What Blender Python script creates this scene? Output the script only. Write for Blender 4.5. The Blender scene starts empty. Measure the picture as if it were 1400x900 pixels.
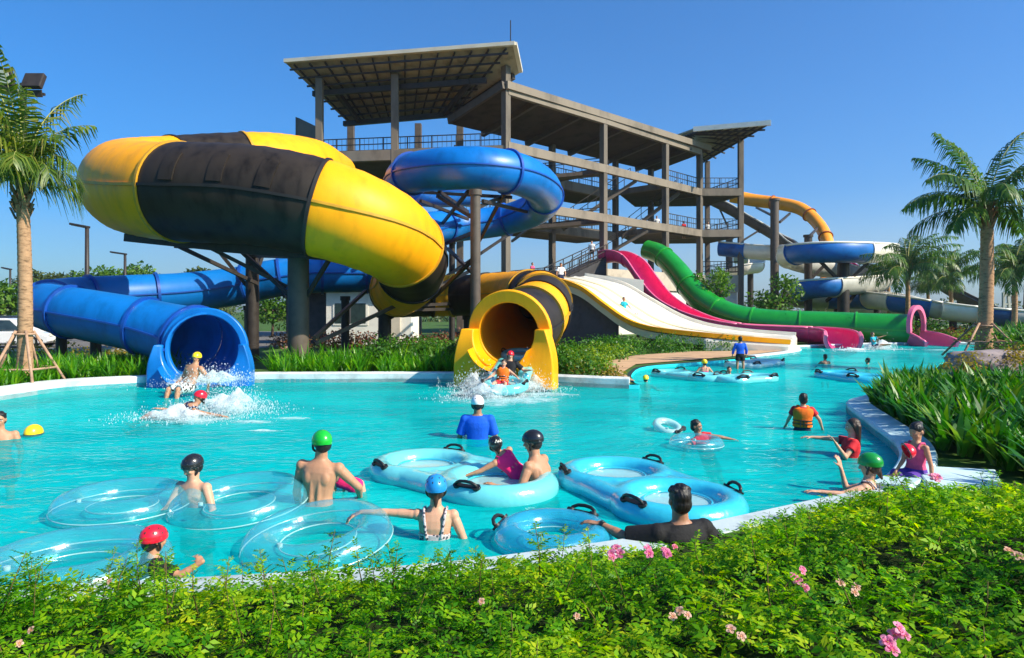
EXPO = 0.6
import bpy, bmesh, math, random
import numpy as np
from mathutils import Vector as V, Matrix

random.seed(7)
rng = np.random.default_rng(7)
SC = bpy.context.scene
COL = SC.collection
F, HZ, CH = 933.33, 425.0, 2.0       # focal length in photo pixels, horizon row, eye height over the water
R = math.radians


def P(px, py, Y):
    return V(((px - 700) / F * Y, Y, CH - (py - HZ) / F * Y))


def W(px, py, z=0.0):
    return P(px, py, (CH - z) * F / (py - HZ))


# ------------------------------------------------------------------ materials
MATS = {}


def _new(name):
    m = bpy.data.materials.new(name)
    m.use_nodes = True
    nt = m.node_tree
    nt.nodes.clear()
    out = nt.nodes.new('ShaderNodeOutputMaterial')
    return m, nt, out


def N(nt, typ, **kw):
    n = nt.nodes.new(typ)
    for k, v in kw.items():
        if k in n.inputs:
            n.inputs[k].default_value = v
        else:
            setattr(n, k, v)
    return n


def c4(c):
    return (c[0], c[1], c[2], 1.0)


def mat(name, col, rough=.5, spec=.5, var=.12, scale=3.0, bump=0.0, bscale=20.0, coat=0.0, metal=0.0, col2=None, stretch=None, sss=0.0):
    if name in MATS:
        return MATS[name]
    m, nt, out = _new(name)
    L = nt.links.new
    b = N(nt, 'ShaderNodeBsdfPrincipled')
    b.inputs['Roughness'].default_value = rough
    b.inputs['Specular IOR Level'].default_value = spec
    b.inputs['Metallic'].default_value = metal
    b.inputs['Coat Weight'].default_value = coat
    if sss:
        b.inputs['Subsurface Weight'].default_value = sss
        b.inputs['Subsurface Radius'].default_value = (.02, .008, .004)
    tc = N(nt, 'ShaderNodeTexCoord')
    vec = tc.outputs['Object']
    if stretch:
        mp = N(nt, 'ShaderNodeMapping')
        mp.inputs['Scale'].default_value = stretch
        L(vec, mp.inputs['Vector'])
        vec = mp.outputs['Vector']
    n1 = N(nt, 'ShaderNodeTexNoise', Scale=scale, Detail=6.0, Roughness=.62)
    L(vec, n1.inputs['Vector'])
    rp = N(nt, 'ShaderNodeValToRGB')
    d = col2 if col2 else tuple(x * (1 - var * 2.2) for x in col)
    l = tuple(min(1, x * (1 + var * .6)) for x in col)
    e = rp.color_ramp.elements
    e[0].position, e[0].color = .3, c4(d)
    e[1].position, e[1].color = .68, c4(l)
    k = e.new(.5)
    k.color = c4(col)
    L(n1.outputs['Fac'], rp.inputs['Fac'])
    L(rp.outputs['Color'], b.inputs['Base Color'])
    mr = N(nt, 'ShaderNodeMapRange')
    mr.inputs['To Min'].default_value = max(0, rough - .08)
    mr.inputs['To Max'].default_value = min(1, rough + .14)
    L(n1.outputs['Fac'], mr.inputs['Value'])
    L(mr.outputs['Result'], b.inputs['Roughness'])
    if bump:
        n2 = N(nt, 'ShaderNodeTexNoise', Scale=bscale, Detail=5.0)
        L(vec, n2.inputs['Vector'])
        bp = N(nt, 'ShaderNodeBump', Strength=bump, Distance=.02)
        L(n2.outputs['Fac'], bp.inputs['Height'])
        L(bp.outputs['Normal'], b.inputs['Normal'])
    L(b.outputs['BSDF'], out.inputs['Surface'])
    MATS[name] = m
    return m


def leafmat(name, cols, trans=.4, rough=.45, spec=.4):
    """foliage: a different green for every leaf, some light through the blade"""
    if name in MATS:
        return MATS[name]
    m, nt, out = _new(name)
    L = nt.links.new
    g = N(nt, 'ShaderNodeNewGeometry')
    tc = N(nt, 'ShaderNodeTexCoord')
    nz = N(nt, 'ShaderNodeTexNoise', Scale=1.7, Detail=3.0)
    L(tc.outputs['Object'], nz.inputs['Vector'])
    ad = N(nt, 'ShaderNodeMath', operation='MULTIPLY_ADD')
    ad.inputs[1].default_value = .5
    L(g.outputs['Random Per Island'], ad.inputs[0])
    sb = N(nt, 'ShaderNodeMapRange')
    sb.inputs['From Min'].default_value = .3
    sb.inputs['From Max'].default_value = .7
    sb.inputs['To Max'].default_value = .5
    L(nz.outputs['Fac'], sb.inputs['Value'])
    L(sb.outputs['Result'], ad.inputs[2])
    rp = N(nt, 'ShaderNodeValToRGB')
    e = rp.color_ramp.elements
    n = len(cols)
    e[0].position, e[0].color = .08, c4(cols[0])
    e[1].position, e[1].color = .92, c4(cols[-1])
    for i in range(1, n - 1):
        k = e.new(.08 + .84 * i / (n - 1))
        k.color = c4(cols[i])
    L(ad.outputs['Value'], rp.inputs['Fac'])
    b = N(nt, 'ShaderNodeBsdfPrincipled')
    b.inputs['Roughness'].default_value = rough
    b.inputs['Specular IOR Level'].default_value = spec
    L(rp.outputs['Color'], b.inputs['Base Color'])
    t = N(nt, 'ShaderNodeBsdfTranslucent')
    hs = N(nt, 'ShaderNodeHueSaturation', Saturation=1.1, Value=1.5)
    L(rp.outputs['Color'], hs.inputs['Color'])
    L(hs.outputs['Color'], t.inputs['Color'])
    mx = N(nt, 'ShaderNodeMixShader')
    mx.inputs[0].default_value = trans
    L(b.outputs['BSDF'], mx.inputs[1])
    L(t.outputs['BSDF'], mx.inputs[2])
    L(mx.outputs[0], out.inputs['Surface'])
    MATS[name] = m
    return m


def vinyl(name, tint, body, opaq, gloss=1.0):
    """inflated vinyl: tinted see-through film, milky body, mirror highlights"""
    if name in MATS:
        return MATS[name]
    m, nt, out = _new(name)
    L = nt.links.new
    tr = N(nt, 'ShaderNodeBsdfTransparent')
    tr.inputs['Color'].default_value = c4(tint)
    b = N(nt, 'ShaderNodeBsdfPrincipled')
    b.inputs['Base Color'].default_value = c4(body)
    b.inputs['Roughness'].default_value = .18
    b.inputs['Specular IOR Level'].default_value = .6
    tl = N(nt, 'ShaderNodeBsdfTranslucent')
    tl.inputs['Color'].default_value = c4(body)
    ms = N(nt, 'ShaderNodeMixShader')
    ms.inputs[0].default_value = .22
    L(b.outputs[0], ms.inputs[1])
    L(tl.outputs[0], ms.inputs[2])
    tc = N(nt, 'ShaderNodeTexCoord')
    nz = N(nt, 'ShaderNodeTexNoise', Scale=7.0, Detail=4.0)
    L(tc.outputs['Object'], nz.inputs['Vector'])
    bp = N(nt, 'ShaderNodeBump', Strength=.35, Distance=.03)
    L(nz.outputs['Fac'], bp.inputs['Height'])
    L(bp.outputs[0], b.inputs['Normal'])
    lw = N(nt, 'ShaderNodeLayerWeight', Blend=.35)
    mr = N(nt, 'ShaderNodeMapRange')
    mr.inputs['To Min'].default_value = opaq
    mr.inputs['To Max'].default_value = min(1, opaq + .45)
    L(lw.outputs['Facing'], mr.inputs['Value'])
    m1 = N(nt, 'ShaderNodeMixShader')
    L(mr.outputs[0], m1.inputs[0])
    L(tr.outputs[0], m1.inputs[1])
    L(ms.outputs[0], m1.inputs[2])
    gl = N(nt, 'ShaderNodeBsdfGlossy')
    gl.inputs['Roughness'].default_value = .2
    L(bp.outputs[0], gl.inputs['Normal'])
    pw = N(nt, 'ShaderNodeMath', operation='POWER')
    pw.inputs[1].default_value = 2.6
    L(lw.outputs['Facing'], pw.inputs[0])
    fr = N(nt, 'ShaderNodeMath', operation='MULTIPLY_ADD')
    fr.inputs[1].default_value = .55
    fr.inputs[2].default_value = .07
    L(pw.outputs[0], fr.inputs[0])
    m2 = N(nt, 'ShaderNodeMixShader')
    L(fr.outputs[0], m2.inputs[0])
    L(m1.outputs[0], m2.inputs[1])
    L(gl.outputs[0], m2.inputs[2])
    L(m2.outputs[0], out.inputs['Surface'])
    MATS[name] = m
    return m


# ------------------------------------------------------------------ mesh builder
def catmull(pts, per=8):
    """pts: rows of numbers (x, y, z, radius, ...) -> smooth dense rows"""
    a = np.array([list(p) for p in pts], float)
    a = np.vstack([2 * a[0] - a[1], a, 2 * a[-1] - a[-2]])
    out = []
    for i in range(1, len(a) - 2):
        p0, p1, p2, p3 = a[i - 1:i + 3]
        for k in range(per):
            t = k / per
            out.append(.5 * (2 * p1 + (p2 - p0) * t + (2 * p0 - 5 * p1 + 4 * p2 - p3) * t * t + (3 * p1 - p0 - 3 * p2 + p3) * t ** 3))
    out.append(a[-2])
    return np.array(out)


def resample(a, step):
    d = np.r_[0, np.cumsum(np.linalg.norm(np.diff(a[:, :3], axis=0), axis=1))]
    n = max(3, int(d[-1] / step) + 1)
    t = np.linspace(0, d[-1], n)
    return np.stack([np.interp(t, d, a[:, i]) for i in range(a.shape[1])], 1)


class MB:
    def __init__(s):
        s.v, s.f = [], []

    def add(s, vs, fs):
        o = len(s.v)
        s.v += [tuple(p) for p in vs]
        s.f += [tuple(i + o for i in f) for f in fs]

    def box(s, c, size, yaw=0.0, M=None):
        hx, hy, hz = size[0] / 2, size[1] / 2, size[2] / 2
        m = M if M else Matrix.Rotation(yaw, 3, 'Z')
        c = V(c)
        vs = [c + m @ V((x * hx, y * hy, z * hz)) for z in (-1, 1) for x, y in ((-1, -1), (1, -1), (1, 1), (-1, 1))]
        s.add(vs, [(3, 2, 1, 0), (4, 5, 6, 7), (0, 1, 5, 4), (1, 2, 6, 5), (2, 3, 7, 6), (3, 0, 4, 7)])

    def bar(s, p, q, w, h, up=(0, 0, 1)):
        p, q = V(p), V(q)
        t = (q - p).normalized()
        u = V(up)
        if abs(t.dot(u)) > .98:
            u = V((0, 1, 0))
        sd = t.cross(u).normalized()
        u = sd.cross(t)
        vs = []
        for c in (p, q):
            for a, b in ((-1, -1), (1, -1), (1, 1), (-1, 1)):
                vs.append(c + sd * (a * w / 2) + u * (b * h / 2))
        s.add(vs, [(0, 1, 2, 3), (7, 6, 5, 4), (0, 4, 5, 1), (1, 5, 6, 2), (2, 6, 7, 3), (3, 7, 4, 0)])

    def tube(s, pts, r, n=10, closed=False):
        pts = [V(p) for p in pts]
        k = len(pts)
        rs = r if hasattr(r, '__len__') else [r] * k
        vs, fs = [], []
        nrm = None
        for i, p in enumerate(pts):
            if closed:
                t = (pts[(i + 1) % k] - pts[i - 1]).normalized()
            else:
                t = (pts[min(i + 1, k - 1)] - pts[max(i - 1, 0)]).normalized()
            if nrm is None:
                nrm = t.cross(V((0, 0, 1)))
                if nrm.length < .05:
                    nrm = V((1, 0, 0))
            nrm = (nrm - t * nrm.dot(t)).normalized()
            b = t.cross(nrm)
            for j in range(n):
                a = 2 * math.pi * j / n
                vs.append(p + (nrm * math.cos(a) + b * math.sin(a)) * rs[i])
        m = k if closed else k - 1
        for i in range(m):
            for j in range(n):
                i2 = (i + 1) % k
                fs.append((i * n + j, i * n + (j + 1) % n, i2 * n + (j + 1) % n, i2 * n + j))
        if not closed:
            fs.append(tuple(range(n - 1, -1, -1)))
            fs.append(tuple((k - 1) * n + j for j in range(n)))
        s.add(vs, fs)

    def ell(s, c, r, M=None, nu=14, nv=9):
        M = M if M else Matrix.Identity(3)
        c = V(c)
        vs = [c + M @ V((0, 0, r[2]))]
        for i in range(1, nv):
            a = math.pi * i / nv
            for j in range(nu):
                b = 2 * math.pi * j / nu
                vs.append(c + M @ V((r[0] * math.sin(a) * math.cos(b), r[1] * math.sin(a) * math.sin(b), r[2] * math.cos(a))))
        vs.append(c - M @ V((0, 0, r[2])))
        fs = []
        for j in range(nu):
            fs.append((0, 1 + j, 1 + (j + 1) % nu))
            l = len(vs) - 1
            b = 1 + (nv - 2) * nu
            fs.append((l, b + (j + 1) % nu, b + j))
        for i in range(nv - 2):
            for j in range(nu):
                a = 1 + i * nu
                fs.append((a + j, a + nu + j, a + nu + (j + 1) % nu, a + (j + 1) % nu))
        s.add(vs, fs)

    def cap(s, p, q, r0, r1, n=10):
        """tapered capsule: one closed surface"""
        p, q = V(p), V(q)
        d = q - p
        if d.length < 1e-5:
            d = V((0, 0, 1e-3))
            q = p + d
        t = d.normalized()
        pts, rs = [], []
        for a in (85, 60, 30, 0):
            pts.append(p - t * r0 * math.sin(R(a)))
            rs.append(max(r0 * math.cos(R(a)), 1e-4))
        for a in (0, 30, 60, 85):
            pts.append(q + t * r1 * math.sin(R(a)))
            rs.append(max(r1 * math.cos(R(a)), 1e-4))
        s.tube(pts, rs, n)

    def poly(s, pts, d):
        """flat polygon thickened by vector d"""
        n = len(pts)
        pts = [V(p) for p in pts]
        d = V(d)
        s.add(pts + [p + d for p in pts], [tuple(range(n - 1, -1, -1)), tuple(range(n, 2 * n))] + [(i, (i + 1) % n, n + (i + 1) % n, n + i) for i in range(n)])

    def sweep(s, pts, rad, a0=0.0, a1=360.0, n=28, th=.04, shape=None, inner=True):
        """tube or trough along rows pts (n,3); angle 0 = right side, 90 = up"""
        full = abs(a1 - a0) >= 359.9
        pts = np.asarray(pts, float)
        k = len(pts)
        tg = np.gradient(pts, axis=0)
        tg /= np.linalg.norm(tg, axis=1)[:, None] + 1e-9
        up = np.array([0, 0, 1.0])
        sd = np.cross(tg, up)
        sd /= np.linalg.norm(sd, axis=1)[:, None] + 1e-9
        uu = np.cross(sd, tg)
        ang = np.radians(np.linspace(a0, a1, n, endpoint=not full))
        rad = np.asarray(rad, float) * np.ones(k)
        sc = shape(ang) if shape is not None else np.ones_like(ang)

        def ring(off):
            rr = (rad[:, None] * sc[None, :] - off)
            return pts[:, None, :] + rr[..., None] * (np.cos(ang)[None, :, None] * sd[:, None, :] + np.sin(ang)[None, :, None] * uu[:, None, :])
        o = len(s.v)
        A = ring(0).reshape(-1, 3)
        B = ring(th).reshape(-1, 3)
        s.v += [tuple(p) for p in A] + [tuple(p) for p in B]
        m = k * n
        nn = n if full else n - 1
        for i in range(k - 1):
            for j in range(nn):
                j2 = (j + 1) % n
                a, b, c, d = i * n + j, i * n + j2, (i + 1) * n + j2, (i + 1) * n + j
                s.f.append((o + a, o + d, o + c, o + b))
                s.f.append((o + m + a, o + m + b, o + m + c, o + m + d))
        for j in range(nn):
            j2 = (j + 1) % n
            s.f.append((o + j, o + j2, o + m + j2, o + m + j))
            e = (k - 1) * n
            s.f.append((o + e + j, o + m + e + j, o + m + e + j2, o + e + j2))
        if not full:
            for i in range(k - 1):
                a, d = i * n, (i + 1) * n
                s.f.append((o + a, o + m + a, o + m + d, o + d))
                a, d = i * n + n - 1, (i + 1) * n + n - 1
                s.f.append((o + a, o + d, o + m + d, o + m + a))

    def build(s, name, m, parent=None, smooth=False, auto=None, bevel=0.0):
        me = bpy.data.meshes.new(name)
        off = parent_loc(parent)
        me.from_pydata([(x - off[0], y - off[1], z - off[2]) for x, y, z in s.v], [], s.f)
        return link(name, me, m, parent, smooth, auto, bevel)


def parent_loc(o):
    l = V((0, 0, 0))
    while o is not None:
        l = l + o.location
        o = o.parent
    return l


def link(name, me, m, parent=None, smooth=False, auto=None, bevel=0.0):
    me.update()
    me.materials.append(m)
    if smooth or auto:
        me.polygons.foreach_set('use_smooth', [True] * len(me.polygons))
    if auto:
        try:
            me.set_sharp_from_angle(angle=R(auto))
        except Exception:
            pass
    o = bpy.data.objects.new(name, me)
    COL.objects.link(o)
    if parent is not None:
        o.parent = parent
    if bevel:
        b = o.modifiers.new('bevel', 'BEVEL')
        b.width, b.segments, b.limit_method = bevel, 2, 'ANGLE'
    return o


def tag(o, label=None, cat=None, group=None, kind=None):
    if label:
        o['label'] = label
    if cat:
        o['category'] = cat
    if group:
        o['group'] = group
    if kind:
        o['kind'] = kind
    return o


def thing(name, label, cat, loc=(0, 0, 0), group=None):
    o = bpy.data.objects.new(name, None)
    o.empty_display_size = .2
    COL.objects.link(o)
    o.location = loc
    return tag(o, label, cat, group)


def rawmesh(name, verts, faces, m, parent=None, smooth=False):
    """numpy arrays -> mesh (all faces same size)"""
    me = bpy.data.meshes.new(name)
    verts = np.asarray(verts, np.float32)
    faces = np.asarray(faces, np.int32)
    off = np.array(parent_loc(parent), np.float32)
    verts = verts - off
    k = faces.shape[1]
    me.vertices.add(len(verts))
    me.vertices.foreach_set('co', verts.ravel())
    me.loops.add(faces.size)
    me.loops.foreach_set('vertex_index', faces.ravel())
    me.polygons.add(len(faces))
    me.polygons.foreach_set('loop_start', np.arange(0, faces.size, k, dtype=np.int32))
    me.update(calc_edges=True)
    return link(name, me, m, parent, smooth)


def remesh(name, mb, m, parent, voxel=.012, smooth=3, extra=None, fac=.5):
    """merge overlapping closed pieces into ONE continuous skin"""
    o = mb.build(name, m, parent, True)
    rm = o.modifiers.new('r', 'REMESH')
    rm.mode, rm.voxel_size = 'VOXEL', voxel
    if smooth:
        sm = o.modifiers.new('s', 'SMOOTH')
        sm.iterations, sm.factor = smooth, fac
    dg = bpy.context.evaluated_depsgraph_get()
    dg.update()
    me = bpy.data.meshes.new_from_object(o.evaluated_get(dg))
    o.modifiers.clear()
    old = o.data
    o.data = me
    bpy.data.meshes.remove(old)
    me.name = name
    me.polygons.foreach_set('use_smooth', [True] * len(me.polygons))
    return o


def rot_to(d, spin=0.0):
    """matrix whose Z axis is d"""
    q = V(d).normalized().to_track_quat('Z', 'Y')
    return q.to_matrix() @ Matrix.Rotation(spin, 3, 'Z')


def inpoly(x, y, poly):
    r = False
    n = len(poly)
    for i in range(n):
        x1, y1 = poly[i][:2]
        x2, y2 = poly[i - 1][:2]
        if (y1 > y) != (y2 > y) and x < (x2 - x1) * (y - y1) / (y2 - y1) + x1:
            r = not r
    return r


def scatter(poly, n, jitter=True):
    xs = [p[0] for p in poly]
    ys = [p[1] for p in poly]
    out = []
    g = 0
    while len(out) < n and g < n * 60:
        g += 1
        x, y = random.uniform(min(xs), max(xs)), random.uniform(min(ys), max(ys))
        if inpoly(x, y, poly):
            out.append((x, y))
    return out


# ------------------------------------------------------------------ palette
M_YEL = mat('yellow_fibreglass', (.96, .385, .0015), .46, .28, .09, 1.3, .06, 9, stretch=(1.6, 1.6, .45))
M_BLK = mat('black_fibreglass', (.028, .021, .016), .5, .22, .3, 1.6, .06, 9, stretch=(1.6, 1.6, .45))
M_BLU = mat('blue_fibreglass', (.002, .155, .52), .36, .38, .16, 1.0, .04, 9, .1, stretch=(1.4, 1.4, .5))
M_BLU2 = mat('dusty_blue_fibreglass', (.008, .14, .46), .38, .35, .2, .8, .03, 9)
M_WHT = mat('white_fibreglass', (.82, .77, .65), .34, .5, .06, 1.2, .02, 9, .3)
M_GRY = mat('grey_fibreglass', (.44, .43, .38), .4, .5, .15, 1.0)
M_GRN = mat('green_fibreglass', (.008, .26, .022), .28, .5, .12, 1.3, .03, 9, .3)
M_PNK = mat('pink_fibreglass', (.85, .045, .22), .34, .5, .10, 1.2, .03, 9, .3)
M_PNK2 = mat('pale_pink_fibreglass', (.82, .16, .30), .32, .5, .06, 1.2)
M_ORG = mat('orange_fibreglass', (.94, .33, .015), .38, .5, .08, 1.0)
M_STL = mat('dark_steel', (.035, .028, .024), .5, .4, .2, 4)
M_STB = mat('brown_steel', (.10, .078, .06), .55, .4, .15, 3)
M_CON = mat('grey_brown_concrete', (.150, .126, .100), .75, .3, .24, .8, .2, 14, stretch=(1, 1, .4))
M_CONL = mat('sunlit_trim_concrete', (.225, .186, .142), .72, .3, .18, .8, .15, 14, stretch=(1, 1, .5))  # lighter copy of the tower concrete, sunlight put into its colour
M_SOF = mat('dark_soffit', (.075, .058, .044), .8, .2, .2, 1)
M_ROOF = mat('pale_roof_trim', (.60, .55, .44), .5, .4, .08, 1)
M_PANEL = mat('roof_sheet', (.33, .29, .20), .7, .3, .2, 1.5)
M_STUC = mat('white_stucco', (.72, .69, .63), .8, .3, .08, 1.5, .1, 30)
M_BEIGE = mat('beige_wall', (.52, .45, .36), .8, .3, .10, 1.5, .1, 30)
M_DGRY = mat('charcoal_wall', (.085, .08, .085), .8, .3, .15, 2)
M_GLASS = mat('dark_window_glass', (.03, .05, .05), .06, .8, .2, 2)
M_BLACKR = mat('black_rubber', (.012, .012, .013), .45, .5, .2, 8)
M_TRUNK = mat('palm_trunk', (.40, .235, .13), .85, .2, .3, 6, .6, 14, stretch=(1, 1, 3))
M_TRUNKD = mat('grey_palm_trunk', (.26, .17, .11), .85, .2, .3, 6, .6, 14, stretch=(1, 1, 3))
M_BARK = mat('tree_bark', (.12, .085, .06), .9, .2, .25, 6, .5, 18)
M_WOOD = mat('weathered_stake', (.42, .26, .17), .8, .2, .2, 5, .2, 20)
M_STONE = mat('mauve_rock', (.27, .22, .22), .85, .3, .3, 2.2, .8, 5, col2=(.10, .08, .08))
M_SOIL = mat('soil', (.10, .065, .04), .95, .1, .3, 4, .5, 9)
M_PAVE = mat('tan_paving', (.52, .33, .19), .85, .2, .15, 1.5, .2, 30)
M_RIM = mat('pool_rim_plaster', (.64, .69, .69), .7, .3, .17, 1.9, .2, 18)
M_RIMB = mat('blue_pool_rim', (.50, .68, .72), .6, .3, .14, 1.6, .1, 18)
# ------------------------------------------------------------------ world, sun, camera
SUN_AZ, SUN_EL = 116.0, 38.0       # degrees clockwise from straight ahead; height
w = bpy.data.worlds.new('World')
SC.world = w
w.use_nodes = True
nt = w.node_tree
nt.nodes.clear()
sky = nt.nodes.new('ShaderNodeTexSky')
sky.sky_type = 'NISHITA'
sky.sun_disc = False
sky.sun_elevation = R(SUN_EL)
sky.sun_rotation = R(SUN_AZ)
sky.air_density = 1.0
sky.dust_density = 4.0
sky.ozone_density = 5.0
sky.altitude = 900
hsv = nt.nodes.new('ShaderNodeHueSaturation')
hsv.inputs['Saturation'].default_value = 1.66
bg = nt.nodes.new('ShaderNodeBackground')
bg.inputs['Strength'].default_value = .125
wo = nt.nodes.new('ShaderNodeOutputWorld')
nt.links.new(sky.outputs[0], hsv.inputs['Color'])
tint = nt.nodes.new('ShaderNodeMix')
tint.data_type, tint.blend_type = 'RGBA', 'MULTIPLY'
tint.inputs[0].default_value = 1.0
tint.inputs[7].default_value = (.74, 1.05, 1.10, 1)
nt.links.new(hsv.outputs[0], tint.inputs[6])
nt.links.new(tint.outputs[2], bg.inputs['Color'])
nt.links.new(bg.outputs[0], wo.inputs['Surface'])

sl = bpy.data.lights.new('sun', 'SUN')
sl.energy, sl.angle, sl.color = 5.0, R(.5), (1.0, .90, .72)
so = bpy.data.objects.new('sun', sl)
COL.objects.link(so)
sdir = V((math.sin(R(SUN_AZ)) * math.cos(R(SUN_EL)), math.cos(R(SUN_AZ)) * math.cos(R(SUN_EL)), math.sin(R(SUN_EL))))
so.rotation_euler = sdir.to_track_quat('Z', 'Y').to_euler()
so.location = sdir * 60

cd = bpy.data.cameras.new('camera')
cam = bpy.data.objects.new('camera', cd)
COL.objects.link(cam)
cam.location = (0, 0, CH)
cam.rotation_euler = (R(90), 0, 0)
cd.sensor_width, cd.lens = 36.0, F / 1400 * 36
cd.shift_y = -25 / 1400
cd.clip_start, cd.clip_end = .05, 6000
SC.camera = cam
SC.view_settings.view_transform = 'Standard'
SC.view_settings.look = 'None'
SC.view_settings.exposure = EXPO
SC.view_settings.gamma = 1
SC.view_settings.use_curve_mapping = False
SC.cycles.max_bounces = 8
SC.cycles.transparent_max_bounces = 16
SC.cycles.diffuse_bounces = 3
SC.cycles.glossy_bounces = 3
SC.cycles.caustics_reflective = False
SC.cycles.caustics_refractive = False

# ------------------------------------------------------------------ pool, ground
POOL = [(-13, 10.5), (-12.0, 13.2), (-11.4, 15.4), (-11.1, 17.0), (-9.6, 18.1), (-7.4, 18.9), (-5.2, 19.0), (-2.5, 19.1), (0, 18.7), (3.0, 17.5),
        (3.25, 18.2), (3.6, 20.5), (4.6, 23.3), (7, 25.3), (10, 28.0), (13.5, 32), (15, 35.5), (18, 37.6), (22, 39.3), (27, 39.8),
        (27, 36), (22, 32), (16.5, 26), (13.3, 21.5), (12.4, 20.0), (9.4, 17.0), (7.7, 14.9), (6.75, 13.8), (5.95, 11.4), (5.35, 9.5), (4.6, 8.2), (3.8, 7.3),
        (2.9, 6.75), (1.6, 6.0), (.95, 5.65), (-.55, 5.1), (-1.9, 4.87), (-3.1, 4.7), (-4.2, 4.65), (-6.5, 4.9), (-9.5, 5.8), (-12, 7.8)]
_c = catmull([(x, y, 0) for x, y in POOL + POOL[:1]], 4)[:-1]
POOLS = [(p[0], p[1]) for p in _c]           # smooth outline, clockwise from above
NP = len(POOLS)


def outward(i, pts=POOLS, closed=True):
    n = len(pts)
    a, b = pts[(i - 1) % n], pts[(i + 1) % n]
    t = V((b[0] - a[0], b[1] - a[1], 0)).normalized()
    return V((-t.y, t.x, 0))


def offset(i, d):
    o = outward(i)
    return (POOLS[i][0] + o.x * d, POOLS[i][1] + o.y * d)


GZ = .12
bm = bmesh.new()
hole = [bm.verts.new((*offset(i, .12), GZ)) for i in range(NP)]
S = 2500
outer = [bm.verts.new((x, y, GZ)) for x, y in ((-S, -40), (S, -40), (S, S * 1.6), (-S, S * 1.6))]
mid = [bm.verts.new((x, y, GZ)) for x, y in ((-90, -20), (90, -20), (90, 130), (-90, 130))]
ed = []
for lp in (hole, mid):
    ed += [bm.edges.new((lp[i], lp[(i + 1) % len(lp)])) for i in range(len(lp))]
bmesh.ops.triangle_fill(bm, use_beauty=True, use_dissolve=False, edges=ed)
for i in range(4):
    bm.faces.new((mid[i], mid[(i + 1) % 4], outer[(i + 1) % 4], outer[i]))
bmesh.ops.recalc_face_normals(bm, faces=bm.faces)
for f in bm.faces:
    if f.normal.z < 0:
        f.normal_flip()
me = bpy.data.meshes.new('ground')
bm.to_mesh(me)
bm.free()
M_GROUND = mat('lawn_ground', (.055, .12, .018), .9, .2, .3, .9, .5, 12, col2=(.05, .06, .02))
tag(link('ground', me, M_GROUND), 'grassy ground around the pool', None, kind='structure')

# basin
mb = MB()
o = len(mb.v)
vs = [(*p, GZ - .02) for p in POOLS] + [(*p, -.95) for p in POOLS]
mb.add(vs, [(i, (i + 1) % NP, NP + (i + 1) % NP, NP + i) for i in range(NP)] + [tuple(range(NP, 2 * NP))])
M_BASIN = mat('turquoise_basin', (.02, .62, .66), .6, .3, .06, .6)
tag(mb.build('pool_basin', M_BASIN), 'turquoise painted pool basin under the water', kind='structure')

# water
m, nt, out = _new('pool_water')
L = nt.links.new
tc = N(nt, 'ShaderNodeTexCoord')
mp = N(nt, 'ShaderNodeMapping')
mp.inputs['Rotation'].default_value = (0, 0, .35)
mp.inputs['Scale'].default_value = (.75, 1.35, 1)
L(tc.outputs['Object'], mp.inputs['Vector'])
n1 = N(nt, 'ShaderNodeTexNoise', Scale=.8, Detail=3.0, Distortion=1.3)
n2 = N(nt, 'ShaderNodeTexNoise', Scale=3.2, Detail=2.5, Distortion=.9)
n3 = N(nt, 'ShaderNodeTexNoise', Scale=.35, Detail=2.0)
for n in (n1, n2, n3):
    L(mp.outputs[0], n.inputs['Vector'])
ad = N(nt, 'ShaderNodeMath', operation='MULTIPLY_ADD')
ad.inputs[1].default_value = 2.2
L(n1.outputs['Fac'], ad.inputs[0])
L(n2.outputs['Fac'], ad.inputs[2])
bp = N(nt, 'ShaderNodeBump', Strength=.62, Distance=.07)
L(ad.outputs[0], bp.inputs['Height'])
df = N(nt, 'ShaderNodeBsdfDiffuse')
rp = N(nt, 'ShaderNodeValToRGB')
rp.color_ramp.elements[0].position, rp.color_ramp.elements[0].color = .35, (.0, .42, .43, 1)
rp.color_ramp.elements[1].position, rp.color_ramp.elements[1].color = .65, (.001, .60, .58, 1)
L(n3.outputs['Fac'], rp.inputs['Fac'])
L(rp.outputs[0], df.inputs['Color'])
L(bp.outputs[0], df.inputs['Normal'])
tr = N(nt, 'ShaderNodeBsdfTransparent')
tr.inputs['Color'].default_value = (.50, .95, .97, 1)
m1 = N(nt, 'ShaderNodeMixShader')
m1.inputs[0].default_value = .56
L(tr.outputs[0], m1.inputs[1])
L(df.outputs[0], m1.inputs[2])
gl = N(nt, 'ShaderNodeBsdfGlossy')
gl.inputs['Roughness'].default_value = .05
L(bp.outputs[0], gl.inputs['Normal'])
fr = N(nt, 'ShaderNodeFresnel', IOR=1.24)
L(bp.outputs[0], fr.inputs['Normal'])
fm = N(nt, 'ShaderNodeMath', operation='MULTIPLY')
fm.inputs[1].default_value = .30
L(fr.outputs[0], fm.inputs[0])
m2 = N(nt, 'ShaderNodeMixShader')
L(fm.outputs[0], m2.inputs[0])
L(m1.outputs[0], m2.inputs[1])
L(gl.outputs[0], m2.inputs[2])
L(m2.outputs[0], out.inputs['Surface'])
mb = MB()
mb.add([(*offset(i, .03), 0) for i in range(NP)], [tuple(range(NP - 1, -1, -1))])
o = mb.build('water', m)
tag(o, 'rippled turquoise pool water', kind='structure')


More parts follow.
